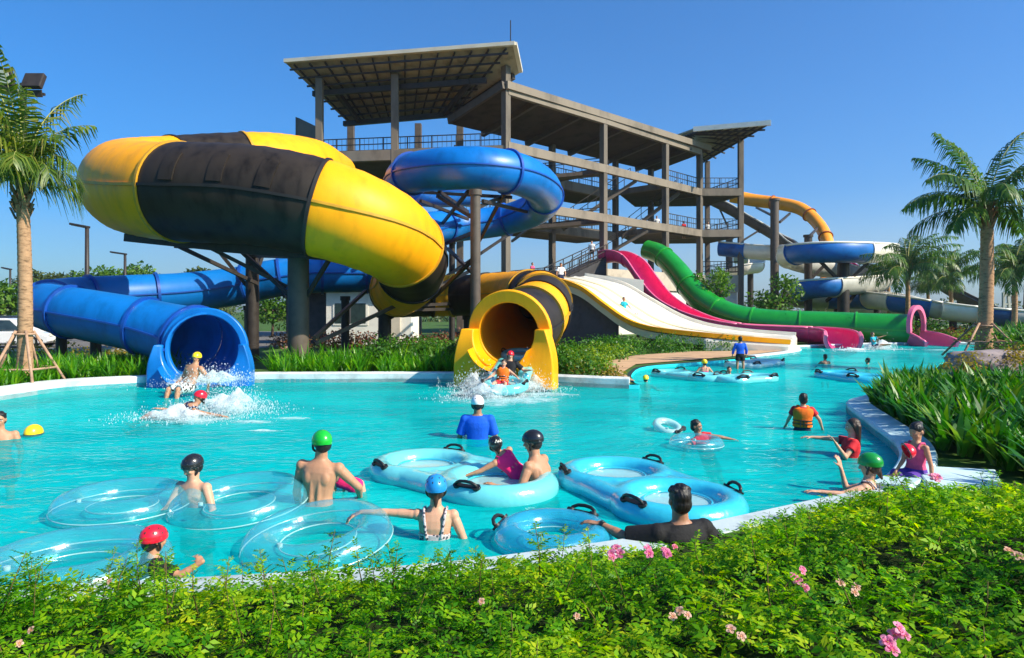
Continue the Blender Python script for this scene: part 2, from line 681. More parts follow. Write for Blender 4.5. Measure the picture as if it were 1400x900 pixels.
def rim(name, label, i0, i1, h0, wd, h1, m):
    idx = [i % NP for i in range(i0 * 4, i1 * 4 + 1)]
    prof = [(0, -.25), (0.0, h0 - .03), (.03, h0), (wd, h1), (wd + .02, h1 - .04), (wd + .02, -.25)]
    vs, fs = [], []
    for i in idx:
        for d, z in prof:
            x, y = offset(i, d)
            vs.append((x, y, z))
    n = len(prof)
    for k in range(len(idx) - 1):
        for j in range(n):
            fs.append((k * n + j, k * n + (j + 1) % n, (k + 1) * n + (j + 1) % n, (k + 1) * n + j))
    fs += [tuple(range(n - 1, -1, -1)), tuple((len(idx) - 1) * n + j for j in range(n))]
    mb = MB()
    mb.add(vs, fs)
    o = mb.build(name, m, None, auto=30)
    tag(o, label, 'pool edge')
    return o


rim('pool_edge', 'white plastered pool edge in front of the two tunnel mouths', 0, 9, .27, .38, .27, M_RIM)
rim('pool_edge', 'low white pool edge beyond the tubes where the open chutes end', 14, 19, .16, .4, .16, M_RIM)
rim('pool_edge', 'wide pale blue sloping pool edge below the bed of strap leaves', 24, 31, .17, .40, .21, M_RIMB)
rim('pool_edge', 'grey pool edge behind the flowering hedge', 31, 39, .13, .30, .13, mat('worn_pool_rim', (.44, .52, .54), .75, .3, .2, 2.2, .2, 18))

mb = MB()
mb.poly([(4.62, 7.85, -.2), (4.15, 6.75, -.2), (4.95, 6.85, -.2), (5.42, 7.65, -.2)], (0, 0, .425))
tag(mb.build('pool_ledge', M_RIMB, bevel=.02), 'flat pale blue ledge joining the pool edge beside the seated girl', 'pool edge')

# tan beach beside the white slide run-out
mb = MB()
bch = [(3.25, 18.0), (3.3, 20.5), (4.3, 23.7), (6.8, 25.8), (9.7, 28.4), (13.0, 32.2), (8, 31), (5.2, 28.5), (3.4, 25), (2.4, 22), (2.6, 19)]
mb.add([(x, y, GZ + .03) for x, y in bch], [tuple(range(len(bch)))])
tag(mb.build('paved_beach', M_PAVE), 'tan paved beach', kind='structure')
mb = MB()
mb.add([(x, y, GZ + .004) for x, y in ((-70, 33.5), (-13.5, 31.5), (-12, 37), (-20, 62), (-75, 66))], [(0, 1, 2, 3, 4)])
M_ASPH = mat('asphalt', (.16, .15, .14), .9, .2, .15, 2, .2, 40)
tag(mb.build('road', M_ASPH), 'grey car park road', kind='structure')
mb = MB()
mb.bar((-70, 33.4, GZ + .06), (-13.5, 31.4, GZ + .06), .25, .12)
tag(mb.build('kerb', M_BEIGE), 'pale kerb along the car park', kind='structure')

# distant hill
mb = MB()
hx = np.linspace(-1, 1, 60)
vs, fs = [], []
for j, (yy, sc) in enumerate(((2300, .0), (2500, 1.0), (2900, 0))):
    for t in hx:
        hgt = 150 * math.exp(-((t + .15) / .32) ** 2) + 70 * math.exp(-((t - .35) / .3) ** 2) + 12 * math.sin(t * 23) * math.exp(-t * t * 4)
        vs.append((-1300 + t * 420, yy, GZ - 1 + max(0, hgt) * sc))
n = len(hx)
for j in range(2):
    for i in range(n - 1):
        fs.append((j * n + i, j * n + i + 1, (j + 1) * n + i + 1, (j + 1) * n + i))
mb.add(vs, fs)
M_HILL = mat('wooded_hill', (.05, .085, .05), .95, .1, .2, .01)
tag(mb.build('hill', M_HILL, None, True), 'blue distant hill behind the trees', kind='structure')

# planted mound on the right bank behind the rock
RB = [(7.9, 14.6), (9.8, 16.7), (12.8, 19.6), (13.9, 21.0), (17, 25.6), (22.6, 31.6), (30, 37), (44, 30), (30, 14), (16, 6.5), (9, 4.5), (5.9, 8.0), (6.0, 9.6), (6.65, 11.3), (7.35, 13.4)]


def bank_z(x, y):
    """height of the right bank"""
    d = 1e9
    n = NP
    for i in range(24 * 4, 32 * 4):
        a, b = POOLS[i], POOLS[i + 1]
        dx, dy = b[0] - a[0], b[1] - a[1]
        t = max(0, min(1, ((x - a[0]) * dx + (y - a[1]) * dy) / (dx * dx + dy * dy + 1e-9)))
        d = min(d, math.hypot(x - a[0] - t * dx, y - a[1] - t * dy))
    s = min(1, max(0, (d - .5) / 4.5))
    s = s * s * (3 - 2 * s)
    k = min(1, max(0, (y - 10) / 7))
    return .2 + s * (.08 + .5 * k)


gx = np.arange(5, 45, .6)
gy = np.arange(4, 38, .6)
vs, fs, ind = [], [], {}
for i, x in enumerate(gx):
    for j, y in enumerate(gy):
        if inpoly(x, y, RB):
            ind[(i, j)] = len(vs)
            vs.append((x, y, bank_z(x, y) - .04))
for (i, j) in list(ind):
    q = [(i, j), (i + 1, j), (i + 1, j + 1), (i, j + 1)]
    if all(k in ind for k in q):
        fs.append(tuple(ind[k] for k in q))
mb = MB()
mb.add(vs, fs)
tag(mb.build('mound', M_SOIL, None, True), 'planted soil mound right of the pool', kind='structure')


# ------------------------------------------------------------------ foliage generators
def rand_unit(n):
    v = rng.normal(size=(n, 3))
    return v / np.linalg.norm(v, axis=1)[:, None]


def leaf_quads(c, d, nrm, ln, wd):
    """one folded diamond leaf per row: base c, direction d, facing nrm"""
    n = len(c)
    s = np.cross(d, nrm)
    s /= np.linalg.norm(s, axis=1)[:, None] + 1e-9
    up = np.cross(s, d)
    ln = np.broadcast_to(ln, n)[:, None]
    wd = np.broadcast_to(wd, n)[:, None]
    v = np.empty((n, 4, 3))
    v[:, 0] = c
    v[:, 1] = c + d * ln * .45 + s * wd * .5 + up * wd * .16
    v[:, 2] = c + d * ln - up * ln * .12
    v[:, 3] = c + d * ln * .45 - s * wd * .5 + up * wd * .16
    f = np.arange(n * 4).reshape(n, 4)
    return v.reshape(-1, 3), f


def crown_leaves(centres, radii, per, size):
    """leaves spread through overlapping clumps"""
    C, D, Nn, S = [], [], [], []
    for c, r in zip(centres, radii):
        k = int(per * r * r)
        u = rand_unit(k)
        u[:, 2] = u[:, 2] * .8
        rr = r * (rng.random(k) ** .45)
        C.append(np.array(c) + u * rr[:, None])
        d = u * .6 + rand_unit(k) * .8
        d[:, 2] -= .25
        D.append(d / np.linalg.norm(d, axis=1)[:, None])
        nn = u + np.array([0, 0, .9]) + rand_unit(k) * .6
        Nn.append(nn)
        S.append(size * rng.uniform(.6, 1.35, k))
    C, D, Nn, S = map(np.concatenate, (C, D, Nn, S))
    return leaf_quads(C, D, Nn, S, S * .62)


M_LEAFT = leafmat('tree_leaf', [(.025, .08, .008), (.055, .15, .012), (.11, .23, .02), (.18, .30, .03)], .35)
M_LEAFS = leafmat('olive_leaf', [(.03, .055, .012), (.06, .10, .02), (.10, .13, .03), (.16, .17, .04)], .35)


def leaf_tree(name, label, base, h, rad, m=None, dens=230, size=.34, group=None, trunk_r=None, squash=.8):
    b = V(base)
    t = thing(name, label, 'tree' if 'tree' in name else 'shrub', b, group)
    mb = MB()
    tr = trunk_r or h * .025
    lean = V((random.uniform(-.1, .1) * h, random.uniform(-.1, .1) * h, h * .55))
    mb.tube([b - V((0, 0, .2)), b + lean * .5, b + lean], [tr * 1.3, tr, tr * .7], 8)
    cs, rs = [], []
    top = b + V((0, 0, h))
    for i in range(7):
        a = i * 2.4 + random.random()
        q = b + V((math.cos(a) * rad * .62, math.sin(a) * rad * .62, h - rad * squash * random.uniform(.5, 1.5)))
        mb.tube([b + lean * .75, b + lean * .95 + (q - b - lean) * .5 + V((0, 0, .05 * h)), q], [tr * .6, tr * .4, tr * .12], 6)
        cs.append(q)
        rs.append(rad * random.uniform(.38, .58))
    cs.append(b + V((lean.x * 1.3, lean.y * 1.3, h - rad * .45)))
    rs.append(rad * .5)
    mb.build('trunk', M_BARK, t, True)
    v, f = crown_leaves(cs, rs, dens / max(rad, .5), size)
    rawmesh('crown', v, f, m or M_LEAFT, t)
    return t


# trees along the car park, left horizon
tl = [(4, 380, 62, 3.6, 'bushy tree at the far left behind the parked cars'),
      (58, 368, 85, 3.0, 'tree rising just right of the staked palm trunk'),
      (100, 370, 92, 3.4, 'low pale tree left of the tall car park lamp'),
      (140, 364, 88, 3.8, 'round dark green tree between the two car park lamps'),
      (178, 357, 84, 3.4, 'upright tree behind the shorter car park lamp'),
      (205, 370, 96, 3.2, 'pale tree right of the shorter car park lamp'),
      (234, 378, 105, 2.6, 'small hazy tree above the bend of the blue tunnel'),
      (270, 366, 95, 1.7, 'slim young tree standing alone above the blue tunnel')]
for px, py, Y, rd, lb in tl:
    b = P(px, 425, Y)
    h = CH - (py - HZ) / F * Y - GZ
    leaf_tree('broadleaf_tree', lb, (b.x, Y, GZ), h, rd, M_LEAFT if px in (4, 140, 178) else M_LEAFS, 520, .46, 'trees along the car park')
leaf_tree('broadleaf_tree', 'small bright green tree in front of the white wall of the tower base', (P(973, 400, 47).x, 47, GZ), 4.9, 1.35, M_LEAFT, 420, .24)
leaf_tree('broadleaf_tree', 'green tree right of the tower base below the blue and white flume', (P(1062, 400, 50).x, 50, GZ), 4.8, 1.9, M_LEAFT, 300, .28)
leaf_tree('broadleaf_tree', 'dark tree behind the slide column left of the white hut', (P(372, 400, 50).x, 50, GZ), 3.6, 2.2, M_LEAFT, 260, .3)
leaf_tree('broadleaf_tree', 'far green tree seen between the columns under the tower', (P(668, 400, 85).x, 85, GZ), 5.2, 3.0, M_LEAFT, 200, .4)
leaf_tree('broadleaf_tree', 'far low tree at the foot of the entry stairs', (P(712, 400, 90).x, 90, GZ), 4.6, 3.0, M_LEAFS, 200, .4)

# far belt of greenery that reads as one mass
cs, rs = [], []
for i in range(150):
    x = -150 + i * 2.4 + random.uniform(-1, 1)
    y = 125 + random.uniform(-12, 12)
    cs.append((x, y, 1.0 + random.random() * 1.4))
    rs.append(random.uniform(1.6, 3.2))
v, f = crown_leaves(cs, rs, 46, .55)
tag(rawmesh('treeline', v, f, M_LEAFS), 'far belt of trees along the horizon', 'trees', kind='stuff')


# ------------------------------------------------------------------ palms
M_FROND = leafmat('palm_leaflet', [(.02, .07, .008), (.045, .12, .012), (.09, .19, .016), (.20, .26, .04)], .35, .4, .45)
M_FRONDY = leafmat('yellow_palm_leaflet', [(.03, .07, .01), (.07, .14, .015), (.16, .22, .02), (.30, .25, .07)], .4, .4, .45)  # leaflets with more yellow in them
M_RACH = mat('frond_stem', (.30, .30, .08), .6, .3, .2, 6)


def frond(parent, base, az, el, ln, droop, m, leaflet=.55, dens=46, twist=0.0):
    n = 16
    p = np.array(base, float)
    pts, tan = [], []
    for i in range(n + 1):
        s = i / n
        e = el - droop * s ** 1.4
        d = np.array([math.cos(e) * math.sin(az), math.cos(e) * math.cos(az), math.sin(e)])
        pts.append(p.copy())
        tan.append(d)
        p = p + d * ln / n
    pts, tan = np.array(pts), np.array(tan)
    rc = MB()
    rc.tube([V(q) for q in pts], [.028 * (1 - i / n * .85) * ln / 3 for i in range(n + 1)], 5)
    o = len(rc.v)
    V_, F_ = [], []
    k = int(dens)
    for sgn in (-1, 1):
        for i in range(k):
            s = .13 + .87 * (i + random.random() * .7) / k
            ix = min(int(s * n), n - 1)
            q = pts[ix] + (pts[ix + 1] - pts[ix]) * (s * n - ix)
            t = tan[ix]
            sd = np.cross(t, [0, 0, 1.0])
            sd /= np.linalg.norm(sd) + 1e-9
            up = np.cross(sd, t)
            l = leaflet * (math.sin(math.pi * min(1, .18 + .80 * s)) ** .7) * random.uniform(.8, 1.1)
            d = sd * sgn * .72 + t * .60 + up * (random.uniform(-.1, .22) + twist * sgn) + np.array([0, 0, -.25])
            d += rng.normal(size=3) * .07
            d /= np.linalg.norm(d)
            wv = np.cross(d, up)
            wv /= np.linalg.norm(wv) + 1e-9
            wd = .030 * ln / 3
            sag = np.array([0, 0, -1.0]) * l
            a = q
            b = q + d * l * .5 + sag * .10
            c = q + d * l * .85 + sag * random.uniform(.35, .95)
            j = len(V_)
            V_ += [a - wv * wd * .5, a + wv * wd * .5, b - wv * wd, b + wv * wd, c - wv * wd * .15, c + wv * wd * .15]
            F_ += [(j, j + 1, j + 3, j + 2), (j + 2, j + 3, j + 5, j + 4)]
    fo = rawmesh('frond', np.array(V_), np.array(F_), m, parent)
    rc.build('frond_stem', M_RACH, fo, True)
    return fo


def palm(label, base, top, tr, fronds, ln, m=M_FROND, mt=M_TRUNK, leaflet=.55, dens=46, group=None, stakes=0, stake_r=1.0, stake_h=1.3):
    b, tp = V(base), V(top)
    t = thing('palm_tree', label, 'palm', b, group)
    mb = MB()
    n = 70
    pts, rs = [], []
    for i in range(n + 1):
        s = i / n
        pts.append(b + (tp - b) * s + V((0, 0, 0)) + V((math.sin(s * 3.1) * .05, 0, 0)))
        rs.append(tr * (1.25 - .25 * min(1, s * 6) - .22 * s) * (1 + .045 * (i % 2)))
    mb.tube(pts, rs, 16)
    mb.build('trunk', mt, t, True)
    # boot of old leaf bases under the crown
    mb = MB()
    for i in range(26):
        a = i * 2.4
        z = -.75 * i / 26
        c = tp + V((math.cos(a) * tr * .75, math.sin(a) * tr * .75, z))
        mb.bar(c, c + V((math.cos(a) * tr * .7, math.sin(a) * tr * .7, .28)), .09, .03)
    mb.build('leaf_base', mat('palm_fibre', (.20, .13, .07), .9, .1, .3, 9), t)
    for az, el, l, dr in fronds:
        frond(t, tp + V((0, 0, -.05)), R(az), R(el), ln * l, R(dr), m, leaflet, dens)
    for i in range(stakes):
        a = i * 2 * math.pi / stakes + .5
        mb = MB()
        q = b + V((math.cos(a) * stake_r, math.sin(a) * stake_r, -.1))
        mb.tube([q, b + V((math.cos(a) * tr * 1.1, math.sin(a) * tr * 1.1, stake_h))], .035, 7)
        mb.build('stake', M_WOOD, t, True)
    if stakes:
        for z, rr in ((stake_h - .08, tr * 1.3), (.42, stake_r * .72)):
            mb = MB()
            k = 24 if z > .6 else stakes
            mb.tube([b + V((math.cos(i * 2 * math.pi / k + .5) * rr, math.sin(i * 2 * math.pi / k + .5) * rr, z)) for i in range(k)], .03, 6, closed=True)
            mb.build('tie', M_WOOD, t, True)
    return t


Y = 17.0
pb = P(33, 425, Y)
palm('tall coconut palm with a straight trunk propped by stakes at the left edge', (pb.x, Y, .15), (pb.x - .05, Y, 5.0), .175,
     [(20, 84, .95, 60), (75, 82, .72, 90), (95, 78, .55, 150), (120, 70, .5, 160), (150, 62, .6, 130), (200, 74, .8, 90), (-70, 76, .95, 60), (-40, 84, .95, 50),
      (-100, 60, .75, 120), (-130, 50, .7, 130), (-160, 80, .9, 60), (-20, 76, .8, 110), (40, 66, .5, 150), (60, 45, .42, 130), (170, 60, .5, 140), (110, 82, .62, 110), (-90, 84, 1.0, 30), (180, 86, .98, 30), (140, 82, .75, 60)],
     3.7, M_FRONDY, leaflet=.85, dens=38, stakes=5, stake_r=.95, stake_h=1.35)
Y = 22.0
pb = P(1349, 425, Y)
palm('coconut palm with drooping fronds on the mound behind the rock', (pb.x - .1, Y, .6), (pb.x, Y, 5.3), .22,
     [(-95, 28, 1.0, 75), (-80, 62, .95, 60), (-60, 45, .85, 100), (-110, 50, 1.0, 90), (-25, 80, .9, 40), (82, 58, 1.05, 60), (70, 75, 1.1, 50), (95, 35, 1.0, 80), (105, 12, .9, 75), (-120, 8, .75, 75),
      (150, 40, .8, 100), (200, 45, .8, 105), (30, 40, .8, 100), (-70, 10, .8, 70), (60, 15, .8, 80), (-88, 74, 1.0, 45), (120, 66, 1.0, 70)],
     3.1, M_FROND, M_TRUNK, leaflet=.80, dens=48, stakes=4, stake_r=1.3, stake_h=1.0)
ring = [(i * 360 / 13 + random.uniform(-9, 9), random.choice((12, 30, 48, 66, 78)), random.uniform(.8, 1.1), random.uniform(60, 105)) for i in range(24)]
for px, py, Y, ln, z0, lb in ((1240, 370, 46, 4.0, .3, 'mid-height palm left of the tall one, in front of the blue flume'),
                              (1301, 380, 52, 3.5, .3, 'smaller palm between two others, above the dark chute'),
                              (1215, 375, 58, 3.3, .3, 'short palm half hidden behind its taller neighbour'),
                              (1386, 372, 40, 3.4, .5, 'palm at the right edge with brown lower fronds'),
                              (1400, 362, 58, 3.8, .5, 'palm cut off by the right edge behind another palm'),
                              (1270, 390, 62, 2.2, .3, 'far small palm behind the long grey chute')):
    b = P(px, 425, Y)
    rr = [(a + random.uniform(-14, 14), max(0, e + random.uniform(-8, 8)), l, d) for a, e, l, d in ring]
    palm(lb, (b.x, Y, z0), (b.x + random.uniform(-.2, .2), Y, CH - (py - HZ) / F * Y), .16, rr, ln, M_FROND, M_TRUNK, .85, 34, 'small palms on the right')


# ------------------------------------------------------------------ strap-leaf beds
M_STRAP = leafmat('strap_leaf', [(.024, .13, .006), (.06, .26, .008), (.13, .38, .010), (.32, .52, .02)], .48, .35, .5)
M_STRAPD = leafmat('deep_strap_leaf', [(.010, .065, .008), (.024, .13, .010), (.055, .20, .012), (.24, .34, .04)], .34, .4, .3)


def strap_bed(label, poly, per_m2, zf, ln, wd, m, blades=11, cat='plants', grad=None):
    area = abs(sum(poly[i - 1][0] * poly[i][1] - poly[i][0] * poly[i - 1][1] for i in range(len(poly)))) / 2
    V_, F_ = [], []
    for x, y in scatter(poly, int(area * per_m2)):
        if (y < 9.3 and x < 5.2 + .25 * (9.3 - y) * (y > 7.6)) or (abs(x + 8.4) < 1.35 and 17 < y < 22.5):
            continue
        z = zf(x, y) if callable(zf) else zf
        sc = random.uniform(.75, 1.25)
        for b in range(blades):
            az = random.uniform(0, 6.283)
            e0 = R(random.uniform(55, 88))
            dr = R(random.uniform(15, 75))
            l = ln * sc * random.uniform(.65, 1.1)
            wv = np.array([math.cos(az), -math.sin(az), 0])
            p = np.array([x + random.uniform(-.06, .06), y + random.uniform(-.06, .06), z])
            j = len(V_)
            K = 4
            for i in range(K + 1):
                s = i / K
                w_ = wd * (.55 + .9 * s if s < .5 else 1.0 * (1.02 - s) * 2) * .5
                V_ += [p - wv * w_, p + wv * w_]
                e = e0 - dr * s
                p = p + np.array([math.cos(e) * math.sin(az), math.cos(e) * math.cos(az), math.sin(e)]) * l / K
            for i in range(K):
                q = j + 2 * i
                F_.append((q, q + 1, q + 3, q + 2))
    o = rawmesh('strap_leaf_plants', np.array(V_), np.array(F_), m)
    return tag(o, label, cat, kind='stuff')


def bed(i0, i1, d0, d1):
    a = [offset(i % NP, d0) for i in range(int(i0 * 4), int(i1 * 4) + 1)]
    b = [offset(i % NP, d1) for i in range(int(i1 * 4), int(i0 * 4) - 1, -1)]
    return a + b


strap_bed('bright green strap leaves left of the blue tunnel mouth', bed(1.5, 4.5, .5, 3.6), 17, GZ, .72, .05, M_STRAP)
strap_bed('strap leaves between the blue and the yellow tunnel mouths', bed(5.2, 7.8, .5, 2.6), 17, GZ, .80, .05, M_STRAP)
strap_bed('thick glossy strap leaves on the right bank', [q for q in bed(25.8, 31.5, .45, 5.0) if q[1] < 16.2], 17, bank_z, .64, .080, M_STRAPD, 13)
strap_bed('strap leaves at the foot of the right mound', [(16, 23.5), (19, 26), (28, 31), (30, 24), (19, 20)], 9, lambda x, y: bank_z(x, y) + .05, .8, .06, M_STRAPD, 11)

# leafy low shrubs (ground cover)
M_SHRUB = leafmat('low_shrub_leaf', [(.012, .06, .006), (.03, .12, .01), (.07, .20, .014), (.14, .28, .02)], .35)
M_LIME = leafmat('lime_leaf', [(.06, .14, .01), (.12, .24, .012), (.22, .33, .02), (.30, .36, .03)], .4)
M_RED = leafmat('russet_leaf', [(.07, .03, .014), (.16, .05, .025), (.24, .09, .04), (.10, .12, .03)], .3)
M_GOLD = leafmat('golden_leaf', [(.08, .10, .01), (.20, .17, .015), (.32, .24, .02), (.22, .10, .02)], .35)


def shrub_bed(label, poly, n, r0, r1, z, m, size=.09, per=420, lift=.5):
    cs, rs = [], []
    for x, y in scatter(poly, n):
        r = random.uniform(r0, r1)
        cs.append((x, y, (z(x, y) if callable(z) else z) + r * lift))
        rs.append(r)
    v, f = crown_leaves(cs, rs, per, size)
    return tag(rawmesh('low_shrubs', v, f, m), label, 'shrubs', kind='stuff')


shrub_bed('dark green ground cover right of the yellow tunnel', [(1.3, 18.6), (2.6, 18.4), (2.5, 22), (3.4, 25), (5.2, 28.6), (8, 31), (11, 32.0), (9, 34), (4, 31), (1.6, 26)], 120, .35, .75, .1, M_SHRUB, .11, 330)
shrub_bed('lime green ground cover beside the tan beach', [(1.7, 18.9), (2.9, 18.9), (2.6, 21.5), (3.5, 24.5), (5.0, 27.6), (3.4, 27), (1.6, 22.5)], 34, .3, .5, .25, M_LIME, .1, 480)
shrub_bed('dry tan and olive ground cover at the corner of the pool edge', [(1.6, 18.5), (3.0, 18.0), (2.9, 19.6), (1.8, 20.2)], 16, .2, .36, .12, M_GOLD, .08, 600)
shrub_bed('clipped green hedge left of the yellow tunnel mouth', [(-4.6, 21), (-1.6, 20.3), (-1.4, 23), (-4, 24)], 60, .4, .7, .35, M_SHRUB, .1, 420)
shrub_bed('russet shrubs in front of the white hut', [(-11.5, 33), (2, 33), (2, 36), (-11.5, 36)], 75, .4, .8, .1, M_RED, .16, 190)
shrub_bed('russet shrubs behind the end of the green tunnel', [(21, 43), (36, 43), (34, 48), (21, 48)], 60, .4, .7, .1, M_RED, .16, 190)
shrub_bed('yellow green hedge behind the pink chute end', [(24.6, 40.6), (33, 40.6), (33, 42), (24.6, 42)], 34, .5, .8, .1, M_LIME, .13, 250)
shrub_bed('golden shrubs on top of the right mound', [(10.6, 16.7), (13.4, 19.0), (16.5, 19.6), (17.5, 15), (12.2, 14.2)], 60, .3, .5, lambda x, y: bank_z(x, y) + .22, M_GOLD, .08, 560)
shrub_bed('feathery green shrubs at the foot of the right palm', [(14.5, 21.0), (18.5, 23), (20, 20.6), (15.2, 19.4)], 36, .4, .75, bank_z, M_SHRUB, .09, 560)
shrub_bed('low russet hedge by the car park', [(-30, 29), (-14, 28.4), (-14, 30.8), (-30, 31.5)], 50, .3, .6, .05, M_GOLD, .14, 230)
shrub_bed('green bushes beneath the blue and white flume', [(16, 47), (34, 47), (36, 54), (16, 54)], 70, .6, 1.2, .2, M_SHRUB, .22, 110)

# rock at the pool corner
bm = bmesh.new()
bmesh.ops.create_icosphere(bm, subdivisions=4, radius=1)
from mathutils import noise as mnoise
for v_ in bm.verts:
    c = v_.co
    d = 1 + .22 * mnoise.noise(c * 1.3) + .10 * mnoise.noise(c * 3.7) + .04 * mnoise.noise(c * 9)
    m_ = max(abs(c.x), abs(c.y), abs(c.z))
    v_.co = V((c.x / m_ * .55 + c.x * .45, c.y / m_ * .55 + c.y * .45, c.z / m_ * .6 + c.z * .4)) * d
    v_.co = V((v_.co.x * 1.25 + 13.9, v_.co.y * .7 + 19.4, v_.co.z * .42 + .46))
me = bpy.data.meshes.new('rock')
bm.to_mesh(me)
bm.free()
o = link('rock', me, M_STONE, None, True)
tag(o, 'mauve grey rock slab at the pool corner below the palm mound', 'rock')


# ------------------------------------------------------------------ lamps, cars, hut
def lamp_post(label, px, Y, ztop, r, arm):
    b = P(px, 425, Y)
    b.z = GZ
    t = thing('street_lamp', label, 'lamp', b, 'car park lamps')
    mb = MB()
    mb.tube([b - V((0, 0, .2)), b + V((0, 0, ztop))], [r, r * .7], 10)
    mb.build('pole', M_STL, t, True)
    mb = MB()
    q = b + V((0, 0, ztop))
    mb.bar(q + V((.1, 0, .02)), q + V((-arm, 0, .22)), .38, .14)
    mb.build('lamp_head', M_STL, t, bevel=.03)
    mb = MB()
    mb.bar(q + V((-.2, 0, -.015)), q + V((-arm + .1, 0, .125)), .26, .03)
    mb.build('lens', M_GRY, t)


lamp_post('taller car park lamp with a flat black head', 119, 42, 7.0, .16, 1.0)
lamp_post('shorter car park lamp with a bent head, farther from the palm', 171, 62, 7.0, .16, 1.3)
lamp_post('distant lamp left of the palm trunk', 14, 75, 6.4, .14, .9)

b = P(40, 425, 22)
b.z = GZ
t = thing('floodlight_mast', 'dark floodlight mast with a crossarm behind the staked palm', 'light mast', b)
mb = MB()
mb.tube([b - V((0, 0, .3)), b + V((-.2, 0, 9.2))], [.12, .09], 12)
mb.build('pole', M_STL, t, True)
mb = MB()
mb.bar(b + V((-1.5, 0, 9.05)), b + V((.5, 0, 8.85)), .08, .08)
mb.build('crossarm', M_STL, t)
for dx, dz, br in ((-.78, 9.38, True), (.2, 9.25, False)):
    mb = MB()
    M = Matrix.Rotation(R(-25 if not br else 20), 3, 'X')
    c = b + V((dx, -.08, dz))
    mb.box(c, (.62, .18, .55), M=M)
    h = mb.build('floodlight', M_STL, t, bevel=.03)
    mb = MB()
    mb.box(c + M @ V((0, -.095 if br else .095, 0)), (.52, .012, .44), M=M)
    mb.build('lens', M_WHT if br else M_GLASS, h)
    mb = MB()
    mb.bar(c + V((0, 0, -.28)), c + V((0, .05, -.5)), .5, .05)
    mb.build('bracket', M_STL, h)


def car(label, c, yaw, body, L_=4.4, Wd=1.75, Hh=1.5):
    c = V(c)
    t = thing('parked_car', label, 'car', c, 'cars parked behind the left bank')
    M = Matrix.Rotation(yaw, 3, 'Z')
    lower = [(-.5, .32), (-.495, .62), (-.47, .78), (-.2, .84), (.22, .84), (.42, .74), (.495, .60), (.5, .34), (.46, .24), (-.46, .24)]
    cabin = [(-.46, .78), (-.38, 1.02), (-.30, 1.42), (-.20, 1.5), (.02, 1.5), (.10, 1.42), (.24, 1.0), (.30, .80)]

    def prism(pr, w0, w1, zs):
        n = len(pr)
        vs = []
        for sd in (-1, 1):
            for x, z in pr:
                ww = w0 if z < .85 else w1
                vs.append(c + M @ V((x * L_, sd * ww / 2, z * zs)))
        return vs, [tuple(range(n)), tuple(range(2 * n - 1, n - 1, -1))] + [(i, n + i, n + (i + 1) % n, (i + 1) % n) for i in range(n)]
    mb = MB()
    mb.add(*prism(lower, Wd, Wd, Hh / 1.5))
    mb.build('body', body, t, bevel=.06)
    mb = MB()
    mb.add(*prism(cabin, Wd * .96, Wd * .78, Hh / 1.5))
    mb.build('cabin', body, t, bevel=.05)
    for sd in (-1, 1):
        for x0, x1, xt0, xt1 in ((-.37, -.13, -.285, -.13), (-.11, .20, -.11, .07)):
            mb = MB()
            y0, y1 = sd * Wd * .485, sd * Wd * .402
            q = [c + M @ V((x0 * L_, y0, .92)), c + M @ V((x1 * L_, y0, .92)), c + M @ V((xt1 * L_, y1, 1.40)), c + M @ V((xt0 * L_, y1, 1.40))]
            mb.poly(q, M @ V((0, sd * .012, .004)))
            mb.build('window', M_GLASS, t)
        for x in (-.31, .31):
            mb = MB()
            p = c + M @ V((x * L_, sd * (Wd / 2 - .1), .32))
            mb.tube([p - M @ V((0, .11, 0)), p + M @ V((0, .11, 0))], .32, 20)
            wl = mb.build('wheel', M_BLACKR, t, auto=40)
            mb = MB()
            mb.tube([p + M @ V((0, sd * .105, 0)), p + M @ V((0, sd * .125, 0))], .2, 16)
            mb.build('rim', M_GRY, wl, auto=40)
        for x, nm, mm in ((.497, 'headlight', M_WHT), (-.497, 'tail_light', mat('red_lens', (.4, .01, .01), .2))):
            mb = MB()
            mb.box(c + M @ V((x * L_, sd * Wd * .36, .66)), (.05, .32, .13), yaw)
            mb.build(nm, mm, t)


M_CARW = mat('white_car_paint', (.78, .77, .75), .25, .5, .04, 1, coat=.5)
M_CARD = mat('dark_car_paint', (.03, .04, .055), .25, .5, .1, 1, coat=.5)
car('white hatchback parked behind the staked palm', (-25.6, 34.9, GZ), R(8), M_CARW)
car('dark estate car parked at the left edge behind the white car', (-27.8, 38.6, GZ), R(8), M_CARD, 4.6, 1.8, 1.6)

# white utility hut under the slides
c0 = P(398, 425, 38)
t = thing('utility_hut', 'small white hut with one dark window behind the slide columns', 'hut', (c0.x, 38, GZ))
x0, x1, hz = P(446, 425, 38).x, P(562, 425, 38).x, 2 + 28 / F * 38
mb = MB()
mb.box(((x0 + x1) / 2, 39.6, hz / 2), (x1 - x0, 3.2, hz))
mb.build('wall', M_STUC, t)
mb = MB()
mb.box(((c0.x - 1 + x1) / 2, 39.6, hz + .12), (x1 - c0.x + 1.6, 4.2, .22))
mb.build('roof', M_DGRY, t)
mb = MB()
mb.box(((c0.x - .6 + x0) / 2, 40.0, hz / 2), (x0 - c0.x + .55, 2.2, hz - .01))
mb.build('recess', M_DGRY, t)
wx0, wx1 = P(458, 425, 37.95).x, P(500, 425, 37.95).x
wz0, wz1 = 2 - 17 / F * 38, 2 + 10 / F * 38
mb = MB()
mb.box(((wx0 + wx1) / 2, 37.985, (wz0 + wz1) / 2), (wx1 - wx0 + .24, .06, wz1 - wz0 + .24))
wf = mb.build('window', M_STUC, t)
mb = MB()
mb.box(((wx0 + wx1) / 2, 37.948, (wz0 + wz1) / 2), (wx1 - wx0, .03, wz1 - wz0))
mb.build('pane', M_GLASS, wf)
mb = MB()
